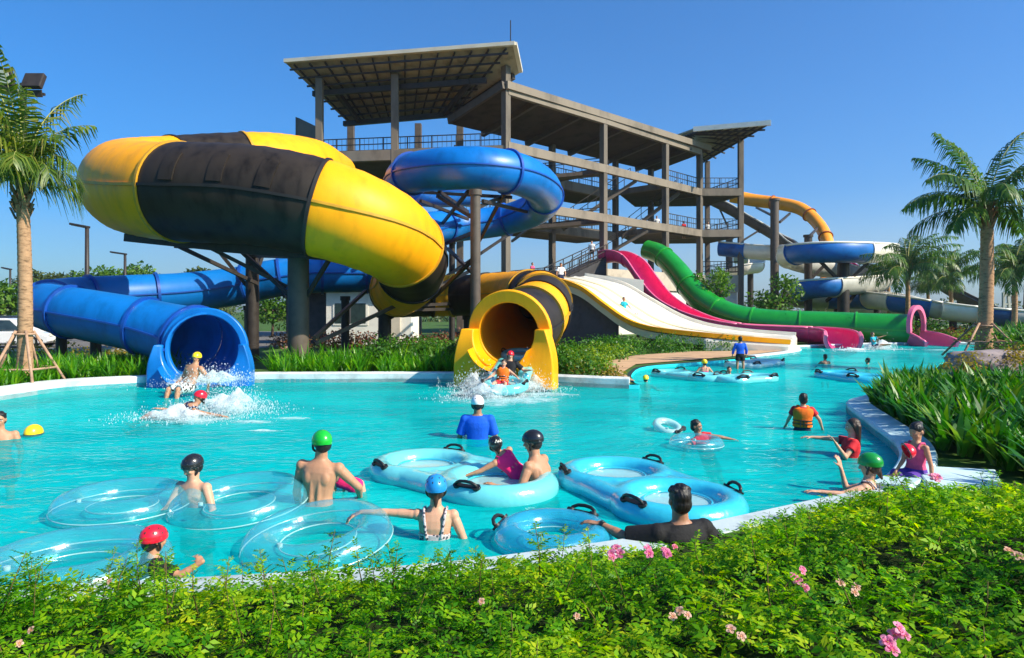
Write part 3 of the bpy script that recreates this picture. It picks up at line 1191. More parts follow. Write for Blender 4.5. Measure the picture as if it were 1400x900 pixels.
mb.box(((wx0 + wx1) / 2, 37.925, (wz0 + wz1) / 2), (.06, .03, wz1 - wz0))
mb.build('mullion', M_DGRY, wf)
mb = MB()
mb.box((P(541, 425, 37.9).x, 37.9, hz / 2 - .1), (.5, .22, hz - .3))
mb.build('pillar', M_BEIGE, t)


# ------------------------------------------------------------------ thin summer haze
m, nt, out = _new('haze_air')
pv = N(nt, 'ShaderNodeVolumePrincipled')
pv.inputs['Color'].default_value = (.86, .90, 1.0, 1)
pv.inputs['Density'].default_value = .00026
pv.inputs['Anisotropy'].default_value = .2
nt.links.new(pv.outputs[0], out.inputs['Volume'])
mb = MB()
mb.box((0, 1480, 130), (2800, 3040, 264))
tag(mb.build('haze', m), 'thin summer haze over the grounds', kind='stuff')
# ------------------------------------------------------------------ slide helpers
def rowsP(pts, per=10, step=.25):
    """pts rows: (px, py, depth, radius) -> dense rows (x, y, z, r)"""
    a = [(*P(p[0], p[1], p[2]), *p[3:]) for p in pts]
    return resample(catmull(a, per), step)


def closed_tube(root, a, cuts, mats, names, n=30, th=.05, rib=0.0, ribw=.9, flange=.07, seam=None, fl_mat=None, pads=0):
    """closed chute along rows a, split at fractions cuts; every section a part with its flange ring"""
    k = len(a)
    idx = [int(round(c * (k - 1))) for c in cuts]
    d = np.r_[0, np.cumsum(np.linalg.norm(np.diff(a[:, :3], axis=0), axis=1))]
    tg = np.gradient(a[:, :3], axis=0)
    tg /= np.linalg.norm(tg, axis=1)[:, None]
    for i in range(len(idx) - 1):
        i0, i1 = idx[i], idx[i + 1]
        if i1 - i0 < 1:
            continue
        sl_ = slice(i0, i1 + 1)
        mb = MB()
        rad = a[sl_, 3].copy()
        if rib:
            ph = (d[sl_] / ribw) % 1.0
            rad *= 1 + rib * np.clip(1 - np.abs(ph - .5) * 3.2, 0, 1) ** 1.5
        shr = np.ones(i1 - i0 + 1)
        mb.sweep(a[sl_, :3], rad, n=n, th=th)
        m = mats[i % len(mats)]
        sec = mb.build(names[i % len(names)], m, root, auto=40)
        if seam:
            for sg in (0, 180):
                mb = MB()
                mb.sweep(a[sl_, :3], rad + .045, sg - seam, sg + seam, n=4, th=.06)
                mb.build('seam', fl_mat[i % len(fl_mat)] if fl_mat else m, sec, auto=40)
        if pads and m is M_BLK and i1 - i0 > 18:
            # raised lap pads above the seam, as on moulded fibreglass halves
            s = pads * .5
            while s < d[i1] - d[i0] - .3:
                j = i0 + int(np.searchsorted(d[i0:i1], d[i0] + s))
                j2 = min(j + 2, i1)
                if j2 - j >= 2:
                    for o0, o1 in ((5, 40), (140, 175)):
                        mb = MB()
                        mb.sweep(a[j:j2 + 1, :3], rad[j - i0:j2 + 1 - i0] + .035, o0, o1, n=8, th=.05)
                        mb.build('lap_pad', m, sec, auto=35)
                s += pads
        if flange and i < len(idx) - 2:
            mb = MB()
            c, t = a[i1, :3], tg[i1]
            seg = np.array([c - t * .05, c + t * .05])
            mb.sweep(seg, np.array([a[i1, 3]] * 2) + flange, n=n, th=flange + .01)
            mb.build('flange', fl_mat[i % len(fl_mat)] if fl_mat else m, root, auto=40)


def trough(root, a, cuts, mats, names, a0=172, a1=368, n=18, th=.05, lip=.05, lipm=None, flange=.06):
    k = len(a)
    idx = [int(round(c * (k - 1))) for c in cuts]
    for i in range(len(idx) - 1):
        i0, i1 = idx[i], idx[i + 1]
        if i1 - i0 < 1:
            continue
        mb = MB()
        mb.sweep(a[i0:i1 + 1, :3], a[i0:i1 + 1, 3], a0, a1, n=n, th=th)
        m = mats[i % len(mats)]
        sec = mb.build(names[i % len(names)], m, root, auto=40)
        if lip:
            tg = np.gradient(a[:, :3], axis=0)
            tg /= np.linalg.norm(tg, axis=1)[:, None]
            sd = np.cross(tg, [0, 0, 1.0])
            sd /= np.linalg.norm(sd, axis=1)[:, None]
            uu = np.cross(sd, tg)
            mb = MB()
            for an in (a0, a1):
                q = a[i0:i1 + 1, :3] + a[i0:i1 + 1, 3][:, None] * (math.cos(R(an)) * sd[i0:i1 + 1] + math.sin(R(an)) * uu[i0:i1 + 1])
                mb.tube([V(p) for p in q], lip, 6)
            mb.build('lip', lipm or m, sec, True)
        if flange and i < len(idx) - 2:
            mb = MB()
            tg = a[i1 + 1, :3] - a[i1 - 1, :3] if i1 + 1 < k else a[i1, :3] - a[i1 - 1, :3]
            tg = tg / np.linalg.norm(tg)
            mb.sweep(np.array([a[i1, :3] - tg * .05, a[i1, :3] + tg * .05]), np.array([a[i1, 3]] * 2) + flange, a0, a1, n=n, th=flange + .01)
            mb.build('flange', m, root, auto=40)


def post(root, px, Y, z1, r, m=M_STB, z0=0.0, cap=None, x=None):
    b = P(px, 425, Y) if x is None else V((x, Y, 0))
    mb = MB()
    mb.tube([(b.x, Y, z0), (b.x, Y, z1 * .5), (b.x, Y, z1)], r, 16)
    mb.tube([(b.x, Y, z0), (b.x, Y, z0 + .25)], r * 1.5, 16)
    mb.tube([(b.x, Y, z1 - .18), (b.x, Y, z1)], r * 1.25, 16)
    return mb.build('support_column', m, root, auto=40)


def brace(root, p, q, w=.12, m=M_STL):
    mb = MB()
    mb.bar(p, q, w, w * 1.2)
    return mb.build('brace', m, root)


def cradle(root, p, q, w=.16, h=.26, m=M_STL):
    mb = MB()
    mb.bar(p, q, w, h)
    return mb.build('cradle_beam', m, root)


# ------------------------------------------------------------------ 1: big yellow and black tunnel
t = thing('tunnel_slide', 'huge yellow and black banded tunnel slide with a yellow mouth', 'water slide', (-6, 22, 0))
pts = [(462, 236, 44, 1.15), (446, 234, 38, 1.3), (424, 231, 33, 1.42), (372, 230, 29.8, 1.5), (310, 234, 28.4, 1.54), (240, 241, 27, 1.55), (191, 248, 25.2, 1.56), (178, 255, 23.3, 1.54),
       (212, 261, 21.8, 1.52), (268, 264, 20.9, 1.51), (350, 268, 20.5, 1.48), (430, 283, 20.4, 1.46), (495, 304, 20.8, 1.42), (541, 329, 22.0, 1.36), (563, 358, 23.6, 1.22), (556, 386, 25.2, 1.06),
       (540, 400, 27.2, .98), (572, 404, 28.8, .90), (630, 404, 28.9, .86), (690, 402, 27.2, .86), (733, 404, 24.8, .90), (741, 418, 22.2, .96), (722, 440, 20.0, 1.0), (697, 455, 18.3, 1.0)]
a = rowsP(pts, 12, .22)


def frac(px, py, Y):
    q = np.array(P(px, py, Y))
    return float(np.argmin(np.linalg.norm(a[:, :3] - q, axis=1))) / (len(a) - 1)


cuts = [0, frac(340, 232, 29), frac(238, 242, 27), frac(243, 262.5, 21.15), frac(432, 281, 20.4), frac(553, 341, 22.7), frac(560, 375, 24.5), frac(545, 398, 26.4), frac(592, 404, 28.9), frac(622, 404, 28.9),
        frac(666, 403, 28), frac(722, 403, 25.5), frac(737, 407, 24.2), frac(743, 414, 22.8), frac(735, 428, 21.2), frac(724, 438, 20.2), 1.0]
YB = [M_YEL, M_BLK]
closed_tube(t, a, cuts, YB, ['yellow_section', 'black_section'], n=40, rib=.022, ribw=.66, flange=.06, seam=1.6, fl_mat=[mat('amber_flange', (.62, .30, .01), .5), mat('flat_black_flange', (.012, .01, .009), .6)], pads=1.25)
i_ = int(len(a) * .90)
mb = MB()
mb.sweep(a[i_:, :3], a[i_:, 3] - .065, n=36, th=.015)
mb.build('glow_sleeve', mat('amber_glow', (.85, .33, .008), .45, .3, .05, 1.5), t, True)  # added sleeve, its amber stands for daylight glowing through the shell
# mouth: lip ring, side wings and run-out floor
end, tgv = V(a[-1, :3]), (V(a[-1, :3]) - V(a[-6, :3])).normalized()
mb = MB()
mb.sweep(np.array([end - tgv * .10, end + tgv * .10]), np.array([1.16, 1.16]), n=44, th=.34)
mb.build('mouth_ring', M_YEL, t, auto=40, bevel=.03)


def mouth(t, c, d, r, rw, m, zb, ln, flare, nm='mouth_wing', fm=None):
    """flared side wings in front of a round mouth + floor; c ring centre, d outward direction (horizontal)"""
    d = V((d.x, d.y, 0)).normalized()
    s = V((d.y, -d.x, 0))
    for sg in (-1, 1):
        mb = MB()
        n = 10
        outv, inn = [], []
        for i in range(n + 1):
            u = i / n
            a_ = R(0 + 8 - 78 * u)             # follows the lower quarter of the ring
            z = c.z + math.sin(a_) * r
            x = r * math.cos(a_)
            inn.append(c + s * sg * x + V((0, 0, z - c.z)))
        top = [c + s * sg * (r + rw + flare * (1 - u) * 0 + flare * math.sin(min(1, u * 1.6) * 1.57)) + V((0, 0, (r * .15) * (1 - u) + (zb - c.z) * u)) for u in [i / n for i in range(n + 1)]]
        fr = [q + d * ln for q in inn]
        th_ = []
        # outer plate
        vs, fs = [], []
        for i in range(n + 1):
            vs += [inn[i] - d * .02, top[i] - d * .02, top[i] + d * ln * .75, inn[i] + d * ln * (.55 + .45 * i / n)]
        for i in range(n):
            for j in range(4):
                fs.append((4 * i + j, 4 * i + (j + 1) % 4, 4 * (i + 1) + (j + 1) % 4, 4 * (i + 1) + j))
        fs += [(3, 2, 1, 0), tuple(4 * n + j for j in range(4))]
        mb.add(vs, fs)
        mb.build(nm, m, t, auto=50, bevel=.03)
    mb = MB()
    k = 12
    vs = []
    for i in range(2):
        for j in range(k + 1):
            a_ = R(200 + 140 * j / k)
            vs.append(c + d * (ln * 1.3 * i) + s * math.cos(a_) * r * 1.0 + V((0, 0, math.sin(a_) * r * (1 - .0 * i) - .12 * i)))
    fs = [(j, j + 1, k + 2 + j, k + 1 + j) for j in range(k)]
    mb.add(vs, fs)
    mb.build('run_out', fm or m, t, True)


mouth(t, end + tgv * .1, tgv, .84, .30, M_YEL, -.12, .75, .22)
post(t, 408, 21.7, 4.0, .33)
post(t, 345, 25.6, 4.2, .24, M_STL)
post(t, 650, 22.6, 6.0, .17, M_STB)
post(t, 526, 27.0, 1.9, .26, M_STL)
post(t, 640, 29.2, 1.8, .2, M_STL)
c = P(408, 349, 21.7)
cradle(t, P(172, 325, 22.6), P(300, 338, 21.4))
cradle(t, P(300, 338, 21.4), P(452, 350, 21.0), .2, .3)
cradle(t, P(240, 336, 26.5), P(420, 338, 24.5), .16, .2)
for p, q in ((P(238, 334, 22.0), P(352, 388, 25.2)), (P(285, 338, 21.6), P(392, 392, 22.3)), (P(330, 344, 22.5), P(405, 412, 21.8)), (P(452, 352, 21.2), P(410, 420, 21.8)),
             (P(345, 350, 25.6), P(420, 352, 22)), (P(300, 345, 25.5), P(345, 400, 25.6)), (P(360, 345, 26), P(345, 392, 25.6)),
             (P(430, 462, 21.9), P(500, 398, 26.6)), (P(430, 470, 22.2), P(640, 372, 28)), (P(505, 395, 26.8), P(528, 445, 27)), (P(560, 420, 26.5), P(528, 438, 27)),
             (P(560, 412, 27), P(700, 318, 36)), (P(590, 410, 28), P(650, 352, 22.7)), (P(650, 285, 22.6), P(690, 268, 25.5)), (P(650, 300, 22.6), P(598, 268, 25)), (P(612, 340, 28), P(648, 375, 22.7)),
             (P(648, 318, 22.7), P(605, 335, 27.5)), (P(560, 418, 26.8), P(642, 414, 29)), (P(560, 424, 26.8), P(642, 422, 29))):
    brace(t, p, q, .1, M_STB if p.z < 1.8 else M_STL)

# ------------------------------------------------------------------ 2: blue tunnel with a coil
t = thing('tunnel_slide', 'long blue tunnel slide coiling in the air, blue mouth at the left', 'water slide', (-8, 24, 0))
pts = [(640, 262, 33.5, .72), (590, 262, 31.5, .72), (553, 252, 28.6, .74), (562, 238, 25.6, .74), (610, 231, 23.8, .74), (665, 231, 23.6, .74), (716, 241, 24.8, .74), (744, 262, 27.2, .72), (735, 284, 29.8, .72),
       (690, 301, 31.3, .70), (630, 309, 31.0, .70), (590, 312, 29.4, .70), (574, 322, 27.6, .70), (585, 345, 26.6, .70), (580, 366, 27.6, .70), (540, 374, 28.4, .72), (480, 375, 28.2, .76), (425, 375, 27.8, .78),
       (375, 381, 27.4, .76), (320, 392, 27.2, .76), (250, 400, 26.4, .76), (180, 404, 25.4, .76), (110, 408, 24.2, .76), (72, 414, 22.8, .76), (76, 422, 21.4, .76), (120, 431, 20.7, .78), (180, 442, 20.3, .80), (232, 455, 20.0, .86), (268, 467, 19.6, .98), (281, 477, 18.6, 1.0)]
a = rowsP(pts, 12, .2)
cuts = [0, frac(553, 252, 28.6), frac(562, 238, 25.4), frac(693, 234, 24.1), frac(742, 268, 28), frac(690, 301, 31.3), frac(606, 311, 30.2), frac(585, 345, 26.6), frac(500, 375, 28.3), frac(440, 375, 27.9), frac(385, 380, 27.4), frac(334, 389, 27.3),
        frac(214, 402, 25.9), frac(120, 407, 24.4), frac(72, 417, 22.2), frac(98, 427, 20.9), frac(202, 447, 20.2), frac(262, 465, 19.7), 1]
closed_tube(t, a, cuts, [M_BLU], ['tube_section'], n=30, flange=.075, seam=1.8, fl_mat=[mat('deep_blue_flange', (.006, .07, .36), .35)])
end, tgv = V(a[-1, :3]), V((.16, -1, 0)).normalized()
mb = MB()
mb.sweep(np.array([end - tgv * .08, end + tgv * .10]), np.array([1.12, 1.12]), n=44, th=.2)
mb.build('mouth_ring', M_BLU, t, auto=40, bevel=.03)
mouth(t, end + tgv * .1, tgv, .95, .17, M_BLU, -.1, .7, .18)
for px, Y, z in ((84, 23.2, 1.75), (131, 22.6, 1.65), (340, 27.3, 2.2), (472, 28.2, 2.6)):
    post(t, px, Y, z, .17, M_STL)
for p, q in ((P(84, 452, 23.2), P(70, 441, 22.6)), (P(131, 462, 22.6), P(100, 448, 21.6)), (P(131, 462, 22.6), P(165, 458, 21)), (P(200, 462, 20.6), P(226, 474, 21))):
    brace(t, p, q, .1)
post(t, 618, 31, 5.2, .14, M_STL)
for p, q in ((P(560, 262, 27), P(700, 270, 26)), (P(575, 275, 26), P(640, 300, 30)), (P(600, 262, 24.6), P(640, 290, 30)), (P(720, 290, 29), P(660, 275, 23)), (P(640, 262, 24), P(600, 312, 30)), (P(690, 262, 24.5), P(655, 330, 27)),
             (P(740, 300, 30), P(700, 330, 36))):
    brace(t, p, q, .1)

# ------------------------------------------------------------------ 3: green tunnel, 4: pink chute
t = thing('tunnel_slide', 'green half-pipe tunnel slide running down from the tower to a pink mouth', 'water slide', (16, 42, 0))
pts = [(884, 341, 51.5, .70), (904, 349, 50.5, .74), (925, 370, 49, .78), (946, 397, 47.3, .82), (972, 420, 45.8, .86), (1010, 436, 44.4, .88), (1060, 443, 43.3, .90), (1120, 446, 42.3, .92), (1180, 449, 41.2, .94), (1244, 452, 40.0, .96)]
a = rowsP(pts, 12, .35)
cuts = [0, .09, .26, .42, .56, .70, .86, 1]
closed_tube(t, a, cuts, [M_GRN], ['tube_section'], n=26, flange=.06, seam=1.6, fl_mat=[mat('bright_green_flange', (.02, .36, .03), .3)])
mb = MB()
e0 = V(a[-1, :3])
d0 = (V(a[-1, :3]) - V(a[-5, :3])).normalized()
d0 = V((d0.x, d0.y, 0)).normalized()
d2 = V((.62, -.78, 0))
q0, q1 = e0 + V((.12, -.25, .12)), e0 + V((.12, -.25, .12)) + d2 * .22
mb.sweep(np.array([q0, q1]), np.array([1.12, 1.12]), -10, 190, n=24, th=.24, shape=lambda x: 1 + .22 * np.clip(np.sin(x), 0, 1))
mb.build('mouth_arch', M_PNK2, t, auto=40)
d1 = V((.42, -1, 0)).normalized()
pt = [(*(e0 + V((.15, 0, -.1))), .98), (*(e0 + V((.45, -.55, -.22))), .94), (*(e0 + V((.55, -1.4, -.42))), .90), (*(e0 + V((.42, -2.3, -.62))), .88)]
trough(t, resample(catmull(pt, 8), .15), [0, 1], [M_PNK2], ['run_out'], 176, 364, 18, .14, .09, M_PNK2)
for px, Y, z in ((941, 48.0, 3.3), (990, 45, 1.3), (1100, 42.5, .6)):
    post(t, px, Y, z, .16, M_STL)

t = thing('open_chute', 'pink open chute curving down between the white lanes and the green tunnel', 'water slide', (13, 41, 0))
pts = [(826, 347, 51.5, .74), (846, 346, 50.3, .74), (866, 356, 49, .74), (884, 380, 47.3, .74), (903, 404, 45.6, .74), (928, 422, 43.8, .74), (965, 437, 42.0, .74), (1010, 446, 40.8, .74), (1060, 449, 40.0, .74), (1105, 451, 39.2, .76), (1134, 453, 38.4, .77), (1149, 457, 37.2, .78), (1153, 464, 35.7, .80)]
a = rowsP(pts, 12, .3)
trough(t, a, [0, .12, .3, .47, .64, .82, 1], [M_PNK], ['chute_section'], 170, 370, 18, .05, .07, M_PNK2)
mb = MB()
mb.sweep(a[-5:, :3], a[-5:, 3] + .16, 165, 375, n=18, th=.18)
mb.build('run_out', M_PNK2, t, auto=40, bevel=.03)
for px, Y, z in ((873, 48.3, 4.0), (912, 45.2, 2.4), (950, 43, 1.1)):
    post(t, px, Y, z, .13, M_STL)

# ------------------------------------------------------------------ 5: white multi-lane slide
t = thing('racing_slide', 'wide white multi-lane slide with yellow dividers running down into the water', 'water slide', (8, 36, 0))
near = [(737, 381, 38.5), (765, 386, 37.6), (795, 397, 36.6), (825, 419, 35.5), (855, 440, 34.4), (885, 451, 33.6), (925, 457, 33.0), (975, 462, 32.4), (1030, 467, 32.0), (1080, 471, 31.7)]
far = [(800, 378, 45), (826, 383, 44.2), (856, 392, 43.2), (892, 413, 42.0), (928, 433, 40.9), (962, 445, 40.0), (1000, 452, 39.2), (1035, 456, 38.6), (1062, 458, 38.1), (1088, 460, 37.6)]
A_ = catmull([tuple(P(*p)) for p in near], 8)
B_ = catmull([tuple(P(*p)) for p in far], 8)
# lane floors with low dividers, swept across the width
nl = 4
prof = []
for l in range(nl):
    for u, hz_ in ((.0, .05), (.12, .015), (.5, -.01), (.88, .015), (1.0, .05)):
        prof.append(((l + u) / nl, hz_))
vs, fs = [], []
K, Pn = len(A_), len(prof)
for i in range(K):
    for u, hz_ in prof:
        q = A_[i] + (B_[i] - A_[i]) * u
        vs.append((q[0], q[1], q[2] + hz_))
m0 = len(vs)
vs += [(x, y, z - .14) for x, y, z in vs]
for i in range(K - 1):
    for j in range(Pn - 1):
        p_ = i * Pn + j
        fs.append((p_, p_ + Pn, p_ + Pn + 1, p_ + 1))
        fs.append((m0 + p_, m0 + p_ + 1, m0 + p_ + Pn + 1, m0 + p_ + Pn))
for j in range(Pn - 1):
    fs.append((j, j + 1, m0 + j + 1, m0 + j))
    e_ = (K - 1) * Pn
    fs.append((e_ + j, m0 + e_ + j, m0 + e_ + j + 1, e_ + j + 1))
mb = MB()
mb.add(vs, fs)
mb.build('lane_floor', M_WHT, t, auto=40)
M_YLW = mat('pale_yellow_gelcoat', (.80, .66, .34), .35, .5, .06, 1)
for l in range(nl + 1):
    mb = MB()
    q = [V(A_[i] + (B_[i] - A_[i]) * (l / nl)) + V((0, 0, .11 if l in (0, nl) else .045)) for i in range(K)]
    edge = l in (0, nl)
    for i in range(K - 1):
        mb.bar(q[i], q[i + 1] + (q[i + 1] - q[i]) * .02, .26 if l == 0 else (.16 if edge else (.30 if l in (1, 2) else .08)), .22 if edge else .02)
    mb.build('edge_rail' if edge else 'lane_divider', M_YEL if l == 0 else (M_YLW if l in (1, 2) else M_WHT), t, auto=30)
# side skirt, white run-out wall
mb = MB()
q = [V(p) for p in A_]
for i in range(K - 1):
    a_, b_ = q[i] + V((-.02, -.06, -.05)), q[i + 1] + V((-.02, -.06, -.05))
    dz = .34
    mb.poly([a_, b_, b_ - V((0, 0, dz)), a_ - V((0, 0, dz))], (0, .05, 0))
mb.build('side_skirt', mat('yellow_tinted_white', (.74, .62, .38), .4, .4, .08, 1), t)
mb = MB()
ra, rb, rc_, rd = P(960, 461, 32.45), P(1082, 471, 31.6), P(1090, 459, 37.4), P(1002, 450, 38.6)
base = [V((p.x, p.y, -.3)) for p in (ra, rb, rc_, rd)]
vs = base + [V((ra.x, ra.y - .1, ra.z - .02)), V((rb.x, rb.y - .1, rb.z + .02)), rc_ + V((0, 0, .02)), rd - V((0, 0, .3))]
mb.add(vs, [(3, 2, 1, 0), (4, 5, 6, 7), (0, 1, 5, 4), (1, 2, 6, 5), (2, 3, 7, 6), (3, 0, 4, 7)])
mb.build('run_out_wall', M_WHT, t, bevel=.16)
mb = MB()
q0, q1 = P(800, 374, 45.3), P(880, 383, 44.6)
mb.poly([q0, q1, q1 - V((0, 0, .8)), q0 - V((0, 0, .9))], (0, .12, 0))
mb.build('side_wall', M_WHT, t)
for u0, u1 in ((.05, .3), (.30, .52), (.52, .7)):
    i = int(u0 * (K - 1))
    c = V(A_[i] * .8 + B_[i] * .2)
    mb = MB()
    mb.tube([(c.x, c.y, 0), (c.x, c.y, c.z - .2)], .12, 10)
    mb.build('support_column', M_STL, t, True)
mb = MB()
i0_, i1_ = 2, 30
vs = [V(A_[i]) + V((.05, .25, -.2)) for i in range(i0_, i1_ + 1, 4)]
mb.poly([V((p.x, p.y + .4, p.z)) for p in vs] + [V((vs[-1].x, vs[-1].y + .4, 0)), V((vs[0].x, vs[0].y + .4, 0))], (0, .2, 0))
mb.build('shade_panel', M_DGRY, t)  # charcoal sheet added as the shade beneath the slide

# ------------------------------------------------------------------ 6: orange tube, grey chute, blue and white flumes
t = thing('tunnel_slide', 'orange tube slide arching down behind the tower on the right', 'water slide', (26, 68, 0))
pts = [(1000, 268, 74, 0.71), (1030, 274, 73, 0.67), (1068, 279, 71, 0.66), (1095, 286, 69, 0.63), (1115, 302, 67, 0.60), (1128, 322, 65, 0.57), (1134, 350, 63, 0.54), (1128, 385, 62, 0.54), (1100, 408, 61, 0.54)]
a = rowsP(pts, 10, .4)
closed_tube(t, a, [0, .2, .42, .62, .8, 1], [M_ORG], ['tube_section'], n=18, flange=.12, fl_mat=[mat('rust_flange', (.35, .10, .03), .5)])
for p, q in ((P(1034, 284, 72.5), P(1062, 298, 60)), (P(1080, 292, 70), P(1066, 304, 60)), (P(1118, 312, 66), P(1108, 322, 55))):
    brace(t, p, q, .16)
post(t, 1059, 60, 2 + 153 / F * 60, .36, M_STB)

t = thing('open_chute', 'dark grey open chute seen from below, sloping down to the right of the tower', 'water slide', (22, 66, 0))
pts = [(970, 268, 70, .8), (990, 278, 69.5, .8), (1012, 290, 69, .8), (1040, 306, 68, .8), (1070, 324, 67, .8), (1088, 336, 66, .8), (1110, 352, 65, .8)]
a = rowsP(pts, 8, .5)
trough(t, a, [0, .5, 1], [mat('dark_grey_chute', (.13, .105, .085), .6, .3, .2, 1)], ['chute_section'], 172, 368, 14, .06, .1, M_GRY)  # one dark grey-brown for the whole chute, grey lips
for p, q in ((P(1040, 314, 68), P(1014, 330, 64)), (P(984, 286, 70), P(995, 310, 70))):
    brace(t, p, q, .12)
post(t, 997, 70, 9.5, .35, M_STB)

t = thing('open_flume', 'blue and white open raft flume coiling beside the right hand palms', 'water slide', (26, 52, 0))
pts = [(985, 338, 64, .85), (1010, 340, 63, .85), (1045, 343, 61.5, .85), (1085, 344, 60.0, .9), (1135, 345, 60, .9), (1185, 345, 58.5, .92), (1212, 344, 55.5, .92), (1205, 343, 52.3, .94), (1165, 342, 50.0, .95), (1120, 342, 50.0, .95), (1086, 345, 52, .95), (1080, 352, 55.5, .92),
       (1110, 362, 59, .9), (1160, 370, 60, .9), (1200, 377, 58, .9), (1200, 384, 54.5, .9), (1160, 388, 52, .9), (1118, 391, 51.2, .92), (1090, 396, 53, .92), (1092, 404, 56, .9), (1130, 408, 57, .88), (1170, 408, 55, .86), (1200, 408, 52, .86), (1235, 413, 49.6, .85),
       (1275, 420, 48.4, .82), (1320, 426, 47.4, .8), (1370, 431, 46.4, .8), (1430, 436, 45.5, .8)]
a = rowsP(pts, 10, .35)
cuts = [0, frac(1024, 341, 62.6), frac(1066, 343, 60.6), frac(1090, 344, 60), frac(1205, 343.5, 53), frac(1178, 342, 50.4), frac(1090, 344, 51.6), frac(1080, 351, 55), frac(1160, 370, 60), frac(1200, 384, 54.5), frac(1140, 389.5, 51.5), frac(1094, 394, 52.4), frac(1092, 404, 56),
        frac(1130, 408, 57), frac(1185, 408, 53), frac(1222, 411, 50.3), frac(1270, 419, 48.5), frac(1290, 422, 48.1), frac(1335, 427.5, 47.1), frac(1375, 431, 46.4), 1]
trough(t, a, cuts, [M_BLU2, M_WHT, M_BLU2, M_WHT, M_WHT, M_BLU2, M_WHT, M_GRY, M_GRY, M_GRY, M_BLU2, M_GRY, M_WHT, M_BLU2, M_WHT, M_BLU2, M_GRY, M_WHT, mat('navy_fibreglass', (.01, .07, .19), .3), M_GRY], ['flume_section'], 150, 390, 18, .06, .09, M_WHT, .08)
for px, Y, z, r in ((1153, 51.2, 6.1, .42), (1145, 57.5, 5.0, .3), (1105, 54, 8.0, .3), (1199, 53, 3.3, .25), (1257, 49.0, 2.2, .28), (1303, 47.9, 1.6, .24)):
    post(t, px, Y, z, r, M_STL)
for p, q in ((P(1120, 356, 50.8), P(1148, 385, 51.2)), (P(1190, 356, 51), P(1156, 388, 51.2)), (P(1120, 355, 52), P(1200, 356, 53)), (P(1125, 365, 54), P(1105, 385, 54)), (P(1130, 412, 54), P(1150, 392, 52)), (P(1172, 398, 53), P(1155, 420, 52)), (P(1125, 400, 52), P(1150, 372, 51.5))):
    brace(t, p, q, .18)

t = thing('open_flume', 'long white open flume lying low behind the blue and white coil', 'water slide', (26, 60, 0))
pts = [(1005, 350, 72, .8), (1028, 352, 71, .8), (1034, 362, 69, .8), (1015, 366, 68, .8), (990, 380, 70, .8)]
pts2 = [(1050, 404, 62, .8), (1100, 410, 62, .8), (1160, 416, 61, .8), (1230, 424, 58, .8), (1285, 441, 52, .8), (1330, 444, 51, .8), (1400, 446, 50, .8)]
a = rowsP(pts2, 10, .4)
trough(t, a, [0, .3, .6, 1], [M_WHT, M_WHT], ['flume_section'], 165, 375, 14, .06, .09, M_WHT, .08)
post(t, 1090, 62, 1.9, .25, M_STL)
post(t, 1215, 58.6, 1.2, .25, M_STL)
t = thing('open_flume', 'short white curled flume just right of the tower corner column', 'water slide', (23, 70, 0))
a = rowsP(pts, 10, .4)
trough(t, a, [0, .5, 1], [M_WHT], ['flume_section'], 165, 375, 14, .06, .09, M_WHT, .08)
post(t, 1026, 70, 6.0, .3, M_STL)
t = thing('open_chute', 'plum red chute seen through the gap under the blue and white coil', 'water slide', (30, 66, 0))
a = rowsP([(1150, 352, 66, .7), (1172, 368, 65, .7), (1190, 386, 64, .7), (1204, 398, 63, .7)], 8, .4)
trough(t, a, [0, 1], [mat('plum_fibreglass', (.30, .03, .12), .35, .4, .1, 1)], ['chute_section'], 168, 372, 14, .06, .08)
post(t, 1172, 65, 5, .22, M_STL)
t = thing('open_chute', 'dark sloping chute rising to the left behind the small right hand palms', 'water slide', (42, 60, 0))
a = rowsP([(1268, 372, 64, .7), (1300, 394, 62, .7), (1330, 410, 60.5, .7), (1360, 424, 59, .7)], 8, .4)
trough(t, a, [0, 1], [M_STB], ['chute_section'], 168, 372, 14, .06, .08)
post(t, 1312, 61.5, 3.1, .22, M_STL)
t = thing('steel_frame', 'thin white steel frame among the palms at the far right', 'frame', (47, 62, 0))
for px in (1372, 1381, 1387):
    mb = MB()
    b0, b1 = P(px, 440, 62), P(px - 3 if px > 1375 else px, 400, 62)
    mb.bar(b0, b1, .2, .2)
    mb.build('leg', M_GRY, t)
for py in (404, 416):
    mb = MB()
    mb.bar(P(1371, py, 62), P(1386, py, 62), .15, .15)
    mb.build('crossbar', M_GRY, t)

# ------------------------------------------------------------------ tower
T = thing('slide_tower', 'open concrete slide tower of several storeys with three pitched roofs', 'tower', (5, 54, 0))
F0, F1, F2, F3, F4 = V((-.4, 45, 0)), V((6.98, 52.1, 0)), V((13.1, 58.3, 0)), V((17.15, 62.4, 0)), V((20.9, 62.4, 0))
off = V((-3.7, 3.7, 0))
G0, G1, G2, G3, G4 = F0 + off, F1 + off, F2 + off, F3 + off, V((19.6, 68.5, 0))
L1, L2 = V((-7.92, 46.2, 0)), V((-13.25, 47.0, 0))
K1, K2, K3 = V((-12.5, 53, 0)), V((-7.27, 53, 0)), V((-3.9, 51.2, 0))
ZL = [5.35, 9.05, 12.8, 16.45]


def column(b, z1, s=.46, yaw=0.0, m=M_CON, z0=0.0):
    mb = MB()
    mb.box((b.x, b.y, (z0 + z1) / 2), (s, s, z1 - z0), yaw)
    mb.build('column', m, T, bevel=.03)


